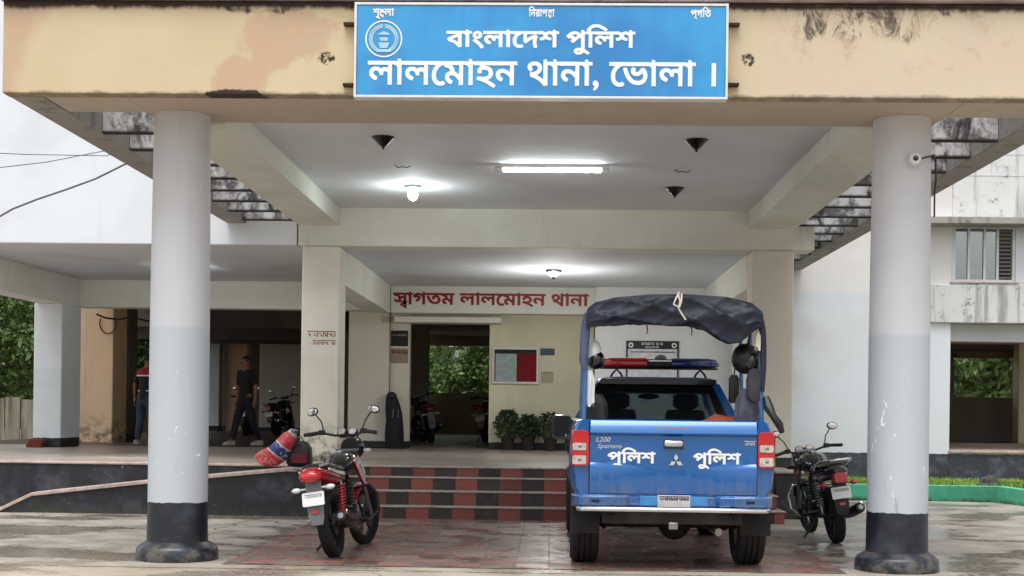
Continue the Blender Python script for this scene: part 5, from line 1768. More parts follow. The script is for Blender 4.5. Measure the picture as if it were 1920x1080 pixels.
# ------------------------------------------------------------------ motorcycles (x right, y forward, z up, rear wheel on the origin)
def make_bike(label, loc, yaw, lean, steer, paint, group=None, bar=0.0, tank_paint=None, tail_style='sport', spring='red_paint', accent='white_plastic', grab=False, guard=False, plate=True, cat='motorcycle'):
    T = thing('motorcycle', label, cat, loc, group, (0, -lean, yaw))
    WB, WR_ = 1.28, 0.30

    def wheel(y, w, M=None, name='wheel'):
        tm = tyre_mesh(WR_, w, 0.225, 34)
        bmesh.ops.transform(tm.bm, matrix=(M or Matrix()) @ Matrix.Translation((0, y, WR_)), verts=tm.bm.verts)
        o = tm.build(name, 'rubber', T, world=False, smooth=30)
        MM = (M or Matrix()) @ Matrix.Translation((0, y, WR_))
        r = MB()
        r.torus((0, 0, 0), 0.218, 0.016, 'X', 34, 8, M=MM, sx=1.6)
        for k in range(6):
            a = 2 * math.pi * k / 6
            r.tube([(0, 0.03 * math.cos(a), 0.03 * math.sin(a)), (0, 0.215 * math.cos(a + 0.15), 0.215 * math.sin(a + 0.15))], [0.016, 0.011], 6, M=MM)
        r.cyl((-0.055, 0, 0), (0.055, 0, 0), 0.035, seg=14, M=MM)
        r.build('rim', 'dark_metal', o, world=False)
        d = MB().tube([(0.045, 0, 0), (0.05, 0, 0)], 0.10, 24, M=MM)
        d.build('brake_disc', 'steel', o, world=False)
        return o
    wheel(0, 0.11)
    Mf = Matrix.Translation((0, 0.96, 0.84)) @ Matrix.Rotation(-steer, 4, Vector((0, -0.40, 0.916))) @ Matrix.Translation((0, -0.96, -0.84))
    wheel(WB, 0.088, Mf)
    fr = MB()
    fr.tube([(0, 0.94, 0.86), (0, 0.90, 0.76), (0, 0.5, 0.70), (0, 0.05, 0.70), (0, -0.32, 0.74)], 0.022, 8)
    fr.tube([(0, 0.90, 0.76), (0, 0.80, 0.42), (0, 0.72, 0.24), (0, 0.40, 0.24), (0, 0.36, 0.45), (0, 0.42, 0.70)], 0.020, 8)
    for sx in (-1, 1):
        fr.tube([(sx * 0.075, 0.40, 0.34), (sx * 0.085, 0.0, WR_)], 0.018, 8)
        fr.tube([(sx * 0.08, 0.40, 0.36), (sx * 0.09, 0.10, 0.69)], 0.013, 8)
    fr.build('frame', 'black', T, world=False)
    en = MB()
    en.ell((0, 0.55, 0.34), (0.125, 0.20, 0.12), 14)
    en.cyl((-0.15, 0.47, 0.33), (0.15, 0.47, 0.33), 0.09, seg=18)
    en.cyl((-0.12, 0.62, 0.34), (0.12, 0.62, 0.34), 0.08, seg=18)
    for k in range(7):
        z = 0.43 + 0.032 * k
        en.box(-0.085, 0.085, 0.60 + 0.006 * k, 0.77 + 0.006 * k, z, z + 0.014)
    en.box(-0.06, 0.06, 0.635, 0.755, 0.40, 0.68)
    en.build('engine', 'dark_metal', T, world=False, bevel=0.004)
    MB().lathe([(0.07, 0), (0.075, 0.012), (0.05, 0.022)], (0, 0, 0), 18, M=Matrix.Translation((0.15, 0.47, 0.33)) @ Matrix.Rotation(R(90), 4, 'Y')).build('clutch_cover', 'steel', T, world=False)
    tk = []
    for y, w, zl, zh in ((0.40, 0.07, 0.73, 0.80), (0.46, 0.105, 0.715, 0.86), (0.58, 0.145, 0.71, 0.925), (0.72, 0.158, 0.72, 0.955), (0.84, 0.13, 0.745, 0.945), (0.91, 0.06, 0.79, 0.90)):
        zc, hz = (zl + zh) / 2, (zh - zl) / 2
        tk.append([(w * math.copysign(abs(math.cos(a)) ** 0.8, math.cos(a)), y, zc + hz * math.copysign(abs(math.sin(a)) ** 0.8, math.sin(a))) for a in [2 * math.pi * k / 18 for k in range(18)]])
    tank = MB().rings(tk).build('fuel_tank', tank_paint or paint, T, world=False, smooth=60)
    MB().lathe([(0.035, 0), (0.035, 0.012), (0.02, 0.02)], (0, 0.70, 0.948), 16).build('filler_cap', 'chrome', tank, world=False)
    for sx in (-1, 1):      # tank shrouds
        sh = MB().rings([[(sx * (x0 + t), y, z) for y, z in ((0.60, 0.84), (0.80, 0.90), (1.00, 0.74), (0.94, 0.58), (0.80, 0.66))] for x0, t in ((0.135, 0.0), (0.165, 0.0))])
        shr = sh.build('shroud', paint, T, world=False, bevel=0.006)
        MB().prism([(0.66, 0.80), (0.80, 0.86), (0.96, 0.735), (0.93, 0.715), (0.79, 0.82), (0.67, 0.775)], 'X', sx * 0.1652, sx * 0.169).build('stripe', accent, shr, world=False)
    st = []
    for y, w, z, h in ((-0.36, 0.08, 0.845, 0.03), (-0.28, 0.12, 0.835, 0.05), (-0.05, 0.14, 0.815, 0.06), (0.16, 0.135, 0.785, 0.06), (0.36, 0.115, 0.785, 0.055), (0.45, 0.08, 0.80, 0.04)):
        st.append([(w * math.cos(a), y, z + h * 0.8 * math.copysign(abs(math.sin(a)) ** 0.6, math.sin(a))) for a in [2 * math.pi * k / 16 for k in range(16)]])
    MB().rings(st).build('seat', 'seat', T, world=False, smooth=60)
    tf = []
    for y, w, z, h in ((0.30, 0.11, 0.70, 0.06), (0.1, 0.135, 0.72, 0.075), (-0.15, 0.145, 0.745, 0.075), (-0.34, 0.125, 0.775, 0.065), (-0.46, 0.095, 0.79, 0.055), (-0.50, 0.06, 0.795, 0.03)):
        tf.append([(w * math.cos(a), y, z + h * math.copysign(abs(math.sin(a)) ** 0.8, math.sin(a))) for a in [2 * math.pi * k / 16 for k in range(16)]])
    tail = MB().rings(tf).build('tail_fairing', paint, T, world=False, smooth=50)
    for sx in (-1, 1):
        MB().prism([(0.22, 0.76), (-0.05, 0.785), (-0.30, 0.82), (-0.30, 0.80), (-0.04, 0.755), (0.22, 0.73)], 'X', sx * 0.128, sx * 0.147).build('stripe', accent, tail, world=False)
    if tail_style == 'sport':
        tl = []
        for y, w, h in ((-0.46, 0.10, 0.055), (-0.50, 0.095, 0.05), (-0.525, 0.06, 0.025)):
            tl.append([(w * math.cos(a), y, 0.765 + h * math.sin(a)) for a in [2 * math.pi * k / 16 for k in range(16)]])
        MB().rings(tl).build('tail_light', 'red_lens', T, world=False, smooth=50)
    else:
        MB().rings([[(x, y, 0.725 + z) for x, z in rounded(-w_, w_, -0.052, 0.052, 0.03)] for y, w_ in ((-0.44, 0.075), (-0.50, 0.075), (-0.52, 0.06))]).build('tail_light', 'red_lens', T, world=False, smooth=50)
    # rear guard, plate, indicators
    mg = []
    for a in (-10, 15, 40, 60, 78):
        y, z = -0.335 * math.cos(R(a)), WR_ + 0.335 * math.sin(R(a))
        mg.append([(x, y, z) for x in (-0.075,)] + [(0, y * 1.03, z + 0.01), (0.075, y, z), (0, y * 0.99, z - 0.006)])
    MB().rings([[(-0.07, -0.40, 0.72), (0.07, -0.40, 0.72), (0.07, -0.385, 0.72), (-0.07, -0.385, 0.72)],
                [(-0.075, -0.44, 0.52), (0.075, -0.44, 0.52), (0.075, -0.425, 0.52), (-0.075, -0.425, 0.52)],
                [(-0.07, -0.45, 0.40), (0.07, -0.45, 0.40), (0.07, -0.438, 0.40), (-0.07, -0.438, 0.40)],
                [(-0.05, -0.445, 0.33), (0.05, -0.445, 0.33), (0.05, -0.435, 0.33), (-0.05, -0.435, 0.33)]]).build('mudguard', 'grey_plastic' if tail_style == 'sport' else 'black', T, world=False, smooth=50)
    MB().box(-0.03, 0.03, -0.462, -0.452, 0.435, 0.465).build('reflector', 'red_lens', T, world=False)
    if plate:
        Mp = Matrix.Translation((0, -0.468, 0.565)) @ Matrix.Rotation(R(-14), 4, 'X')
        pl = MB().prism(rounded(-0.10, 0.10, -0.062, 0.062, 0.012), 'Y', -0.005, 0.0, M=Mp).build('number_plate', 'white_plastic', T, world=False)
        q = MB()
        shaky_rows(q, -0.08, 0.08, 0.052, -0.05, 2, -0.0055, random.Random(int(loc[0] * 100) + 7), 0.6, 0.1)
        bmesh.ops.transform(q.bm, matrix=Mp, verts=q.bm.verts)
        q.build('plate_lettering', plain('faded plate lettering', C(150, 152, 158), 0.6), pl, world=False, smooth=0)
    for sx in (-1, 1):
        ind = MB().tube([(sx * 0.06, -0.40, 0.66), (sx * 0.12, -0.41, 0.655)], 0.010, 6)
        ind.ell((sx * 0.155, -0.42, 0.655), (0.045, 0.03, 0.024), 10)
        ind.build('indicator', 'white_plastic' if tail_style == 'sport' else 'red_lens', T, world=False)
        sa = MB().tube([(sx * 0.115, 0.02, 0.32), (sx * 0.12, 0.13, 0.67)], 0.014, 8)
        sa.build('shock_absorber', 'steel', T, world=False)
        sp = MB()
        pts = []
        for k in range(90):
            t = k / 89
            a = t * 9 * 2 * math.pi
            c = Vector((sx * 0.116, 0.045, 0.40)).lerp(Vector((sx * 0.12, 0.125, 0.65)), t)
            pts.append(c + Vector((0.031 * math.cos(a), 0.031 * math.sin(a), 0)))
        sp.tube(pts, 0.010, 6)
        sp.build('spring', spring, T, world=False)
        MB().tube([(sx * 0.10, 0.44, 0.30), (sx * 0.20, 0.42, 0.29), (sx * 0.26, 0.42, 0.295)], 0.016, 8).build('footrest', 'black', T, world=False)
        MB().tube([(sx * 0.10, 0.16, 0.36), (sx * 0.19, 0.12, 0.35), (sx * 0.24, 0.12, 0.355)], 0.012, 8).build('passenger_footrest', 'steel', T, world=False)
    ex = MB().tube([(0.06, 0.74, 0.42), (0.08, 0.83, 0.34), (0.11, 0.76, 0.22), (0.13, 0.45, 0.20), (0.16, 0.20, 0.26)], 0.022, 10)
    ex.tube([(0.16, 0.22, 0.255), (0.175, 0.12, 0.28), (0.185, -0.05, 0.31), (0.20, -0.34, 0.375), (0.201, -0.37, 0.382)], [0.03, 0.05, 0.056, 0.056, 0.045], 16)
    exo = ex.build('exhaust', 'dark_metal', T, world=False)
    MB().tube([(0.201, -0.365, 0.381), (0.202, -0.385, 0.386)], [0.030, 0.026], 14).build('exhaust_tip', 'steel', exo, world=False)
    MB().prism([(0.10, 0.30), (-0.30, 0.40), (-0.28, 0.43), (0.10, 0.345)], 'X', 0.235, 0.243).build('heat_shield', 'chrome', exo, world=False)
    dz = -0.16 * math.sin(lean)
    MB().tube([(-0.10, 0.42, 0.27), (-0.20, 0.40, 0.12), (-0.27 + 0.0, 0.38, 0.015 + 0.27 * math.sin(lean))], 0.013, 8).build('side_stand', 'black', T, world=False)
    cg = MB().box(-0.092, -0.082, 0.02, 0.46, 0.31, 0.40)
    cg.build('chain_guard', 'black', T, world=False, bevel=0.003)
    # front end, all turned with the steering
    fk = MB()
    for sx in (-1, 1):
        fk.tube([(sx * 0.085, WB, WR_), (sx * 0.085, 1.06, 0.78), (sx * 0.085, 0.98, 0.97)], [0.025, 0.02, 0.018], 10, M=Mf)
    fk.box(-0.11, 0.11, 0.99, 1.05, 0.80, 0.83, M=Mf)
    fk.box(-0.11, 0.11, 0.95, 1.02, 0.95, 0.975, M=Mf)
    fk.build('fork', 'steel', T, world=False)
    fg = []
    for a in range(20, 171, 15):
        y, z = WB + 0.33 * math.cos(R(a)), WR_ + 0.33 * math.sin(R(a))
        nx, nz = math.cos(R(a)), math.sin(R(a))
        fg.append([Mf @ Vector(p) for p in ((-0.062, y - 0.03 * nx, z - 0.03 * nz), (-0.03, y, z), (0.03, y, z), (0.062, y - 0.03 * nx, z - 0.03 * nz), (0.03, y - 0.012 * nx, z - 0.012 * nz), (-0.03, y - 0.012 * nx, z - 0.012 * nz))])
    MB().rings(fg).build('front_mudguard', paint if tail_style == 'sport' else 'black', T, world=False, smooth=50)
    Mf0, Mf = Mf, Mf @ Matrix.Translation((0, 0, bar))
    MB().tube([(-0.37, 0.84, 1.04), (-0.24, 0.90, 1.055), (-0.12, 0.97, 1.02), (0.12, 0.97, 1.02), (0.24, 0.90, 1.055), (0.37, 0.84, 1.04)], 0.012, 8, M=Mf).build('handlebar', 'black', T, world=False)
    for sx in (-1, 1):
        MB().tube([(sx * 0.39, 0.83, 1.037), (sx * 0.26, 0.888, 1.052)], 0.019, 10, M=Mf).build('grip', 'seat', T, world=False)
        MB().tube([(sx * 0.23, 0.93, 1.05), (sx * 0.28, 0.955, 1.04), (sx * 0.38, 0.90, 1.02)], [0.010, 0.008, 0.007], 6, M=Mf).build('lever', 'steel', T, world=False)
        MB().box(sx * 0.225 - 0.03, sx * 0.225 + 0.03, 0.875, 0.925, 1.03, 1.08, M=Mf).build('switchgear', 'black', T, world=False, bevel=0.008)
        MB().tube([(sx * 0.21, 0.91, 1.07), (sx * 0.24, 0.93, 1.16), (sx * 0.30, 0.93, 1.235)], 0.007, 6, M=Mf).build('mirror_stem', 'black', T, world=False)
        rot = Matrix.Rotation(R(sx * 12), 3, 'Y')
        mo = MB().ell((sx * 0.335, 0.935, 1.262), (0.065, 0.018, 0.042), 14, M=Mf, rot=rot).build('mirror', 'black', T, world=False)
        MB().ell((sx * 0.335, 0.921, 1.262), (0.056, 0.006, 0.034), 14, M=Mf, rot=rot).build('mirror_glass', 'chrome', mo, world=False)
        MB().ell((sx * 0.17, 1.08, 0.86), (0.045, 0.025, 0.022), 10, M=Mf).build('indicator', 'white_plastic' if tail_style == 'sport' else 'black', T, world=False)
    ins = MB()
    for x in (-0.06, 0.06):
        ins.cyl((x, 1.0, 1.055), (x, 1.03, 1.03), 0.05, seg=18, M=Mf)
    ins.box(-0.10, 0.10, 1.01, 1.05, 1.0, 1.06, M=Mf)
    io = ins.build('instruments', 'black', T, world=False, bevel=0.004)
    di = MB()
    for x in (-0.06, 0.06):
        di.cyl((x, 0.998, 1.0567), (x, 0.9995, 1.0555), 0.040, seg=18, M=Mf)
    di.build('dial', 'clear_lens', io, world=False)
    Mf = Mf0 @ Matrix.Translation((0, 0, bar * 0.7))
    hl = []
    for y, w, h in ((1.04, 0.10, 0.10), (1.10, 0.125, 0.13), (1.18, 0.10, 0.10), (1.20, 0.085, 0.08)):
        hl.append([(w * math.cos(a), y, 0.915 + h * math.sin(a)) for a in [2 * math.pi * k / 18 for k in range(18)]])
    MB().rings(hl, M=Mf).build('headlight_cowl', tank_paint or paint, T, world=False, smooth=50)
    MB().ell((0, 1.205, 0.91), (0.07, 0.02, 0.065), 14, M=Mf).build('headlight', 'clear_lens', T, world=False)
    if grab:
        MB().tube([(-0.15, -0.02, 0.80), (-0.165, -0.2, 0.86), (-0.155, -0.40, 0.895), (-0.08, -0.50, 0.905), (0.08, -0.50, 0.905), (0.155, -0.40, 0.895), (0.165, -0.2, 0.86), (0.15, -0.02, 0.80)], 0.016, 10).build('grab_rail', 'chrome', T, world=False)
    else:
        for sx in (-1, 1):
            MB().tube([(sx * 0.13, -0.08, 0.79), (sx * 0.165, -0.2, 0.83), (sx * 0.15, -0.42, 0.855), (sx * 0.09, -0.46, 0.845)], 0.013, 8).build('grab_rail', 'grey_plastic', T, world=False)
    if guard:
        for sx in (-1, 1):
            MB().tube([(sx * 0.06, 0.84, 0.58), (sx * 0.22, 0.84, 0.60), (sx * 0.295, 0.82, 0.50), (sx * 0.29, 0.80, 0.34), (sx * 0.20, 0.77, 0.26), (sx * 0.05, 0.75, 0.26)], 0.014, 8).build('crash_guard', guard, T, world=False)
    return T


MATS['bike_black'] = plain('black motorcycle paint', C(20, 20, 23), 0.22, coat=0.8, var=0.05)
make_bike('red and white sporty motorcycle leaning on its stand in front of the steps', (-1.955, 12.62 + 0.02, 0), R(-5), R(9), R(14), 'red_paint', bar=0.09, tank_paint='bike_black', guard='black')
make_bike('black motorcycle with chrome rear rail parked right of the truck', (3.06, 14.82, 0), R(2), R(8), R(-4), 'bike_black', bar=-0.07, tail_style='square', spring='steel', accent='dark_metal', grab=True, guard='chrome')
IB = 'dark motorcycles parked inside the building'
make_bike('dark motorcycle with white plate deep in the hall behind the walking man', (-7.95, 36.0, 0.62), R(6), R(7), R(15), 'bike_black', IB, tail_style='square', spring='steel', accent='dark_metal')
make_bike('second dark motorcycle deep in the hall, close against the cream porch pillar', (-7.25, 36.6, 0.62), R(-8), R(7), R(-10), 'bike_black', IB, tail_style='square', spring='steel', accent='dark_metal')
make_bike('dark motorcycle in the lobby doorway on the left with one mirror up', (-2.62, 30.5, 0.62), R(14), R(8), R(-20), 'bike_black', IB, spring='steel', accent='dark_metal', plate=False)
make_bike('dark motorcycle half hidden behind the right edge of the lobby doorway', (-1.45, 31.2, 0.62), R(-6), R(7), R(10), 'bike_black', IB, spring='steel', accent='dark_metal')
RK = thing('rucksack', 'black rucksack standing between the printed sack and the red motorcycle handlebar', 'rucksack', (-3.22, 17.75, 0.609))
MB().rings([[(u, v, z) for u, v in rounded(-w_, w_, -d_, d_, 0.05)] for z, w_, d_ in ((0.0, 0.13, 0.09), (0.05, 0.16, 0.12), (0.24, 0.15, 0.11), (0.31, 0.10, 0.07), (0.33, 0.05, 0.03))]).build('pack', 'seat', RK, world=False, smooth=60)
MB().rings([[(u + 0.02, v, z) for u, v in rounded(-0.10, 0.10, -0.15, -0.10, 0.02)] for z in (0.05, 0.17)]).build('front_pocket', plain('dark red pocket cloth', C(110, 22, 36), 0.7), RK, world=False, smooth=60)
MB().tube([(-0.05, -0.02, 0.32), (-0.03, -0.03, 0.37), (0.03, -0.03, 0.37), (0.05, -0.02, 0.32)], 0.01, 6).build('carry_loop', 'grey_plastic', RK, world=False)


# ------------------------------------------------------------------ people
def skin_mesh(name, verts, edges, mat, parent, sub=2, flat=None):
    """verts: (x, y, z, rx, ry); grown with a Skin modifier and frozen into one mesh"""
    me = bpy.data.meshes.new(name)
    me.from_pydata([v[:3] for v in verts], edges, [])
    o = bpy.data.objects.new(name, me)
    COL.objects.link(o)
    sk = o.modifiers.new('skin', 'SKIN')
    sk.use_smooth_shade = True
    for i, v in enumerate(verts):
        d = me.skin_vertices[0].data[i]
        d.radius = (v[3], v[4] if len(v) > 4 else v[3])
        d.use_root = i == 0
    ss = o.modifiers.new('sub', 'SUBSURF')
    ss.levels = sub
    ss.render_levels = sub
    dg = bpy.context.evaluated_depsgraph_get()
    nm = bpy.data.meshes.new_from_object(o.evaluated_get(dg))
    bpy.data.objects.remove(o)
    bpy.data.meshes.remove(me)
    nm.name = name
    ob = bpy.data.objects.new(name, nm)
    COL.objects.link(ob)
    nm.materials.clear()
    nm.materials.append(MATS[mat] if isinstance(mat, str) else mat)
    for p_ in nm.polygons:
        p_.use_smooth = True
    ob.parent = parent
    return ob


MATS['skin'] = plain('brown skin', C(126, 84, 62), 0.55, var=0.08)
MATS['hair'] = plain('black hair', C(14, 12, 12), 0.6, var=0.2)


def make_person(label, loc, yaw, stride, shirt, trousers, shoes, bend=0.0, arms=((-0.27, 0.02), (0.27, 0.02)), elbows=None):
    """faces -y before turning; stride: forward offset of left / right foot"""
    P_ = thing('person', label, 'person', loc, None, (0, 0, yaw))
    V, E_ = [], []

    def add(x, y, z, r, r2=None, to=None):
        V.append((x, y, z, r, r2 if r2 else r))
        if to is not None:
            E_.append((to, len(V) - 1))
        return len(V) - 1
    by = -bend
    pel = add(0, 0.0, 0.93, 0.135, 0.10)
    wa = add(0, by * 0.2, 1.08, 0.125, 0.09, pel)
    ch = add(0, by * 0.6, 1.28, 0.155, 0.105, wa)
    sh = add(0, by * 0.9, 1.42, 0.12, 0.08, ch)
    nk = add(0, by * 1.05 - 0.01, 1.50, 0.052, 0.055, sh)
    hd0 = add(0, by * 1.2 - 0.02, 1.56, 0.065, 0.078, nk)
    hd1 = add(0, by * 1.3 - 0.015, 1.64, 0.078, 0.098, hd0)
    hd2 = add(0, by * 1.3, 1.715, 0.058, 0.075, hd1)
    hands = []
    for sx, (ax, ay), fy in ((-1, arms[0], stride[0]), (1, arms[1], stride[1])):
        s0 = add(sx * 0.16, by * 0.9, 1.41, 0.062, 0.062, sh)
        el = add(ax * 0.95, by + 0.03 + ay * 0.3, 1.15, 0.044, 0.044, s0)
        wr_ = add(ax, by + ay, 0.92, 0.030, 0.026, el)
        pm = add(ax, by + ay - 0.015, 0.84, 0.026, 0.040, wr_)
        hands.append((pm, ax, by + ay - 0.015, sx))
        hp = add(sx * 0.095, 0, 0.87, 0.092, 0.092, pel)
        kn = add(sx * 0.10, fy * 0.45 - 0.03, 0.49, 0.062, 0.062, hp)
        an = add(sx * 0.10, fy, 0.10, 0.038, 0.042, kn)
        add(sx * 0.115, fy - 0.14, 0.045, 0.038, 0.028, an)
    for pm, x, y, sx in hands:
        for k, (dy, L) in enumerate(((-0.034, 0.070), (-0.012, 0.082), (0.012, 0.078), (0.034, 0.060))):
            a = add(x, y + dy, 0.805, 0.0095, 0.0095, pm)
            b = add(x - sx * 0.006, y + dy, 0.805 - L * 0.55, 0.0088, 0.0088, a)
            add(x - sx * 0.022, y + dy, 0.805 - L, 0.0078, 0.0078, b)
        t0 = add(x - sx * 0.008, y - 0.045, 0.825, 0.011, 0.011, pm)
        add(x - sx * 0.016, y - 0.062, 0.785, 0.009, 0.009, t0)
    skin_mesh('body', V, E_, 'skin', P_)
    hx = by * 1.3
    f = MB()
    f.ell((0, hx - 0.105, 1.625), (0.013, 0.022, 0.022), 8)
    f.build('nose', 'skin', P_, world=False)
    for sx in (-1, 1):
        MB().ell((sx * 0.03, hx - 0.092, 1.655), (0.012, 0.008, 0.007), 8).build('eye', 'white_plastic', P_, world=False)
        MB().ell((sx * 0.079, hx, 1.635), (0.012, 0.022, 0.032), 8).build('ear', 'skin', P_, world=False)
    MB().ell((0, hx - 0.086, 1.575), (0.026, 0.012, 0.007), 8).build('mouth', plain('lips', C(112, 62, 54), 0.5), P_, world=False)
    rs_ = []
    for i in range(9):
        t = i / 8
        z = 1.62 + 0.125 * t
        k = math.sqrt(max(0.02, 1 - (t * 0.97) ** 2.6))
        ring = []
        for j in range(20):
            a = 2 * math.pi * j / 20
            fx = 0.088 * k * math.cos(a)
            fy_ = 0.108 * k * math.sin(a) + 0.012
            if math.sin(a) < -0.25 and t < 0.5:
                fy_ = max(fy_, -0.05 - 0.10 * t)
            ring.append((fx, hx + fy_, z + (0.0 if math.sin(a) > -0.2 else 0.03 * (1 - t))))
        rs_.append(ring)
    MB().rings(rs_).build('hair', 'hair', P_, world=False, smooth=70)
    sV = [(0, 0, 0.80, 0.15, 0.118), (0, 0, 0.90, 0.155, 0.118), (0, by * 0.2, 1.08, 0.148, 0.112), (0, by * 0.6, 1.28, 0.172, 0.122), (0, by * 0.9, 1.42, 0.125, 0.09), (0, by, 1.475, 0.066, 0.066)]
    sE = [(0, 1), (1, 2), (2, 3), (3, 4), (4, 5)]
    for sx, (ax, ay) in ((-1, arms[0]), (1, arms[1])):
        b = len(sV)
        sV += [(sx * 0.165, by * 0.9, 1.41, 0.078, 0.078), (sx * 0.165 * 0.35 + ax * 0.95 * 0.65, by * 0.95 + 0.02, 1.24, 0.066, 0.066), (sx * 0.165 * 0.05 + ax * 0.95 * 0.95, by + 0.03 + ay * 0.28, 1.155, 0.062, 0.062)]
        sE += [(4, b), (b, b + 1), (b + 1, b + 2)]
    skin_mesh('shirt', sV, sE, shirt, P_)
    tV = [(0, 0, 1.02, 0.135, 0.10), (0, 0, 0.90, 0.148, 0.112)]
    tE = [(0, 1)]
    for sx, fy in ((-1, stride[0]), (1, stride[1])):
        b = len(tV)
        tV += [(sx * 0.095, 0, 0.84, 0.105, 0.105), (sx * 0.10, fy * 0.45 - 0.03, 0.49, 0.080, 0.080), (sx * 0.10, fy * 0.9, 0.18, 0.064, 0.066), (sx * 0.10, fy, 0.09, 0.062, 0.066)]
        tE += [(1, b), (b, b + 1), (b + 1, b + 2), (b + 2, b + 3)]
    skin_mesh('trousers', tV, tE, trousers, P_)
    for sx, fy in ((-1, stride[0]), (1, stride[1])):
        MB().rings([[(sx * 0.115 + u, fy + v, z) for u, v in rounded(-w_, w_, -l_ + 0.0, 0.07, 0.035)] for z, w_, l_ in ((0.0, 0.048, 0.20), (0.025, 0.052, 0.205), (0.06, 0.046, 0.17), (0.095, 0.040, 0.06))]).build('shoe', shoes, P_, world=False, smooth=60)
    return P_


navy = plain('dark navy cloth', C(13, 14, 20), 0.85, var=0.2)
jean = plain('dark denim', C(20, 25, 40), 0.9, var=0.2)
denim2 = plain('blue denim', C(52, 72, 92), 0.9, var=0.35, sc=6)
make_person('man in a dark shirt and jeans walking across the shaded hall', (-5.94, 26.85, 0.62), R(-38), (-0.24, 0.26), navy, jean, plain('pale shoes', C(176, 170, 160), 0.6))
P2 = make_person('man in a red shouldered black shirt and jeans half hidden behind the left round column', (-7.78, 26.4, 0.62), R(160), (-0.04, 0.08), plain('black shirt', C(20, 20, 26), 0.8), denim2, plain('grey shoes', C(150, 146, 140), 0.6), bend=0.06)
yk = MB()
for z0_, z1_, w0, w1, mt in ((1.30, 1.43, 0.200, 0.155, 'red'),):
    yk.rings([[(w_ * math.cos(a), -0.05 + d_ * math.sin(a), z) for a in [2 * math.pi * k / 24 for k in range(24)]] for z, w_, d_ in ((1.33, 0.215, 0.137), (1.40, 0.215, 0.128), (1.455, 0.16, 0.105), (1.485, 0.085, 0.08))])
yk.build('yoke', plain('red cloth', C(150, 22, 40), 0.85, var=0.15), P2, world=False, smooth=60)
for z, w_, d_ in ((1.31, 0.205, 0.140), (1.02, 0.172, 0.128)):
    MB().rings([[(w_ * math.cos(a), -0.035 + d_ * math.sin(a), zz) for a in [2 * math.pi * k / 24 for k in range(24)]] for zz in (z, z + 0.025)]).build('shirt_band', 'white_plastic', P2, world=False, smooth=60)

# the black draped bundle by the lobby door
BD = thing('draped_bundle', 'tall black draped bundle standing against the pale wall left of the lobby door', 'bundle', (-2.94, 26.0, 0.62))
rs_ = []
for i in range(22):
    t = i / 21
    z = 0.02 + 0.96 * t
    if t < 0.62:
        w_ = 0.150 + 0.02 * math.sin(4 * t + 0.5)
    else:
        w_ = 0.155 - ((t - 0.62) / 0.38) ** 1.5 * 0.06
    ring = []
    for j in range(28):
        a = 2 * math.pi * j / 28
        f_ = 1 + 0.07 * math.sin(5 * a + 2 * t) + 0.05 * math.sin(9 * a - 5 * t)
        ring.append((w_ * f_ * math.cos(a) - 0.06 * max(0, t - 0.55) * 2.2, 0.13 * f_ * math.sin(a) * (w_ / 0.175), z))
    rs_.append(ring)
MB().rings(rs_).build('cloth', plain('black draped cloth', C(20, 20, 28), 0.75, var=0.3, bump=0.4), BD, world=False, smooth=70)
MB().ell((-0.055, -0.005, 0.985), (0.10, 0.095, 0.085), 14).build('top_knot', 'seat', BD, world=False)
for x in (-0.01, 0.085):
    MB().tube([(x, -0.115, 0.74), (x + 0.004, -0.128, 0.66), (x - 0.005, -0.14, 0.58)], 0.009, 6).build('pale_strap', 'grey_plastic', BD, world=False)

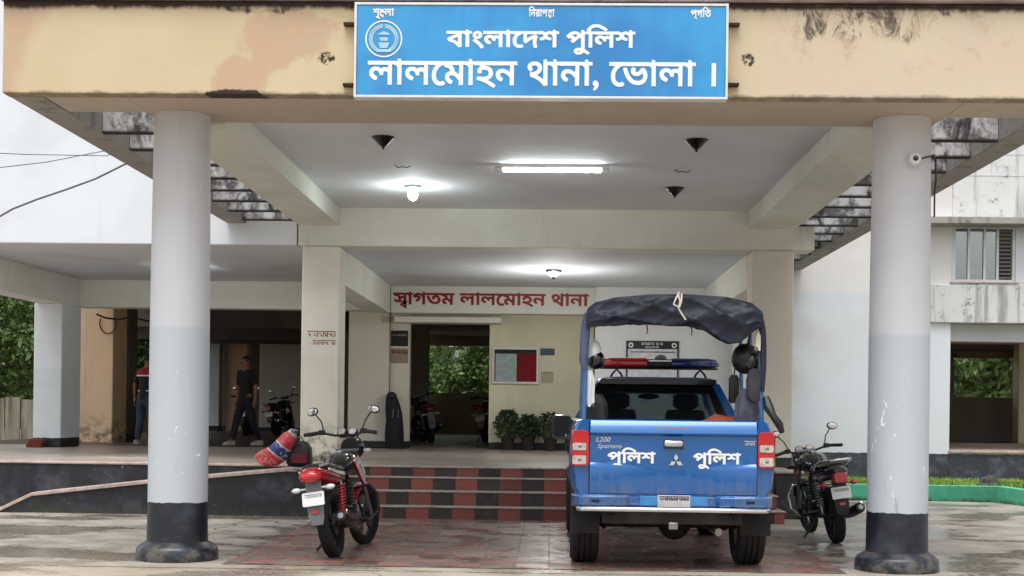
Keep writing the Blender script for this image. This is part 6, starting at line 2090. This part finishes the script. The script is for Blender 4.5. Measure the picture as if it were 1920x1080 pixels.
# the printed sack on the ramp edge
SK = thing('rice_sack', 'stuffed red and blue printed sack slumped on the ramp edge behind the red motorcycle', 'sack', (-3.50, 17.62, 0.607))
SK.scale = (0.88, 0.88, 0.88)
axis = [(-0.27, 0.045, 0.06, 0.03), (-0.245, 0.055, 0.13, 0.07), (-0.20, 0.075, 0.18, 0.10), (-0.12, 0.125, 0.21, 0.13), (0.02, 0.21, 0.19, 0.14), (0.14, 0.32, 0.165, 0.13), (0.22, 0.42, 0.13, 0.10), (0.27, 0.49, 0.085, 0.06), (0.285, 0.53, 0.055, 0.03)]
rs_ = []
for i, (x, z, w_, d_) in enumerate(axis):
    nrm = Vector((0.62, 0, 0.78))
    u = Vector((-0.78, 0, 0.62))
    ring = []
    for j in range(24):
        a = 2 * math.pi * j / 24
        f_ = 1 + 0.10 * math.sin(3 * a + i * 1.3) + 0.07 * math.sin(5 * a - i * 2)
        p_ = Vector((x * 0.9, 0, z)) + u * (w_ * 0.8 * f_ * math.cos(a)) + Vector((0, d_ * f_ * math.sin(a), 0))
        p_.z = max(p_.z, 0.004)
        ring.append(tuple(p_))
    rs_.append(ring)
s = Sh('printed woven plastic')
v = s.obj()
X_, Y_, Z_ = s.xyz(v)
h = s.m('ADD', s.m('MULTIPLY', X_, 0.62), s.m('MULTIPLY', Z_, 0.78))
n = s.noise(v, 22, 4)
n2 = s.noise(v, 60, 3)
h = s.m('ADD', h, s.m('MULTIPLY', s.m('SUBTRACT', n, 0.5), 0.02))
red = s.mix(s.ramp(n, 0.3, 0.7), C(176, 44, 52), C(206, 84, 88))
blue = s.mix(s.ramp(n, 0.56, 0.60), C(36, 52, 116), C(160, 176, 206))
band = s.m('MULTIPLY', s.ramp(h, 0.155, 0.16), s.ramp(h, 0.30, 0.295))
edge = s.m('SUBTRACT', s.m('MULTIPLY', s.ramp(h, 0.135, 0.14), s.ramp(h, 0.32, 0.315)), band)
col = s.mix(band, red, blue)
col = s.mix(s.m('MAXIMUM', edge, 0.0), col, C(200, 186, 190))
col = s.mix(s.m('MULTIPLY', s.ramp(h, 0.08, 0.05), s.ramp(n2, 0.55, 0.62)), col, C(226, 190, 190))
col = s.mix(s.ramp(h, 0.50, 0.52), col, C(190, 192, 186))
s.bump(n, 0.4, 0.01)
MATS['sack'] = s.fin(col, 0.4)
MB().rings(rs_).build('sack_body', 'sack', SK, world=False, smooth=70)
MB().ell((0.27, -0.02, 0.52), (0.06, 0.05, 0.035), 12).build('tied_mouth', 'grey_plastic', SK, world=False)
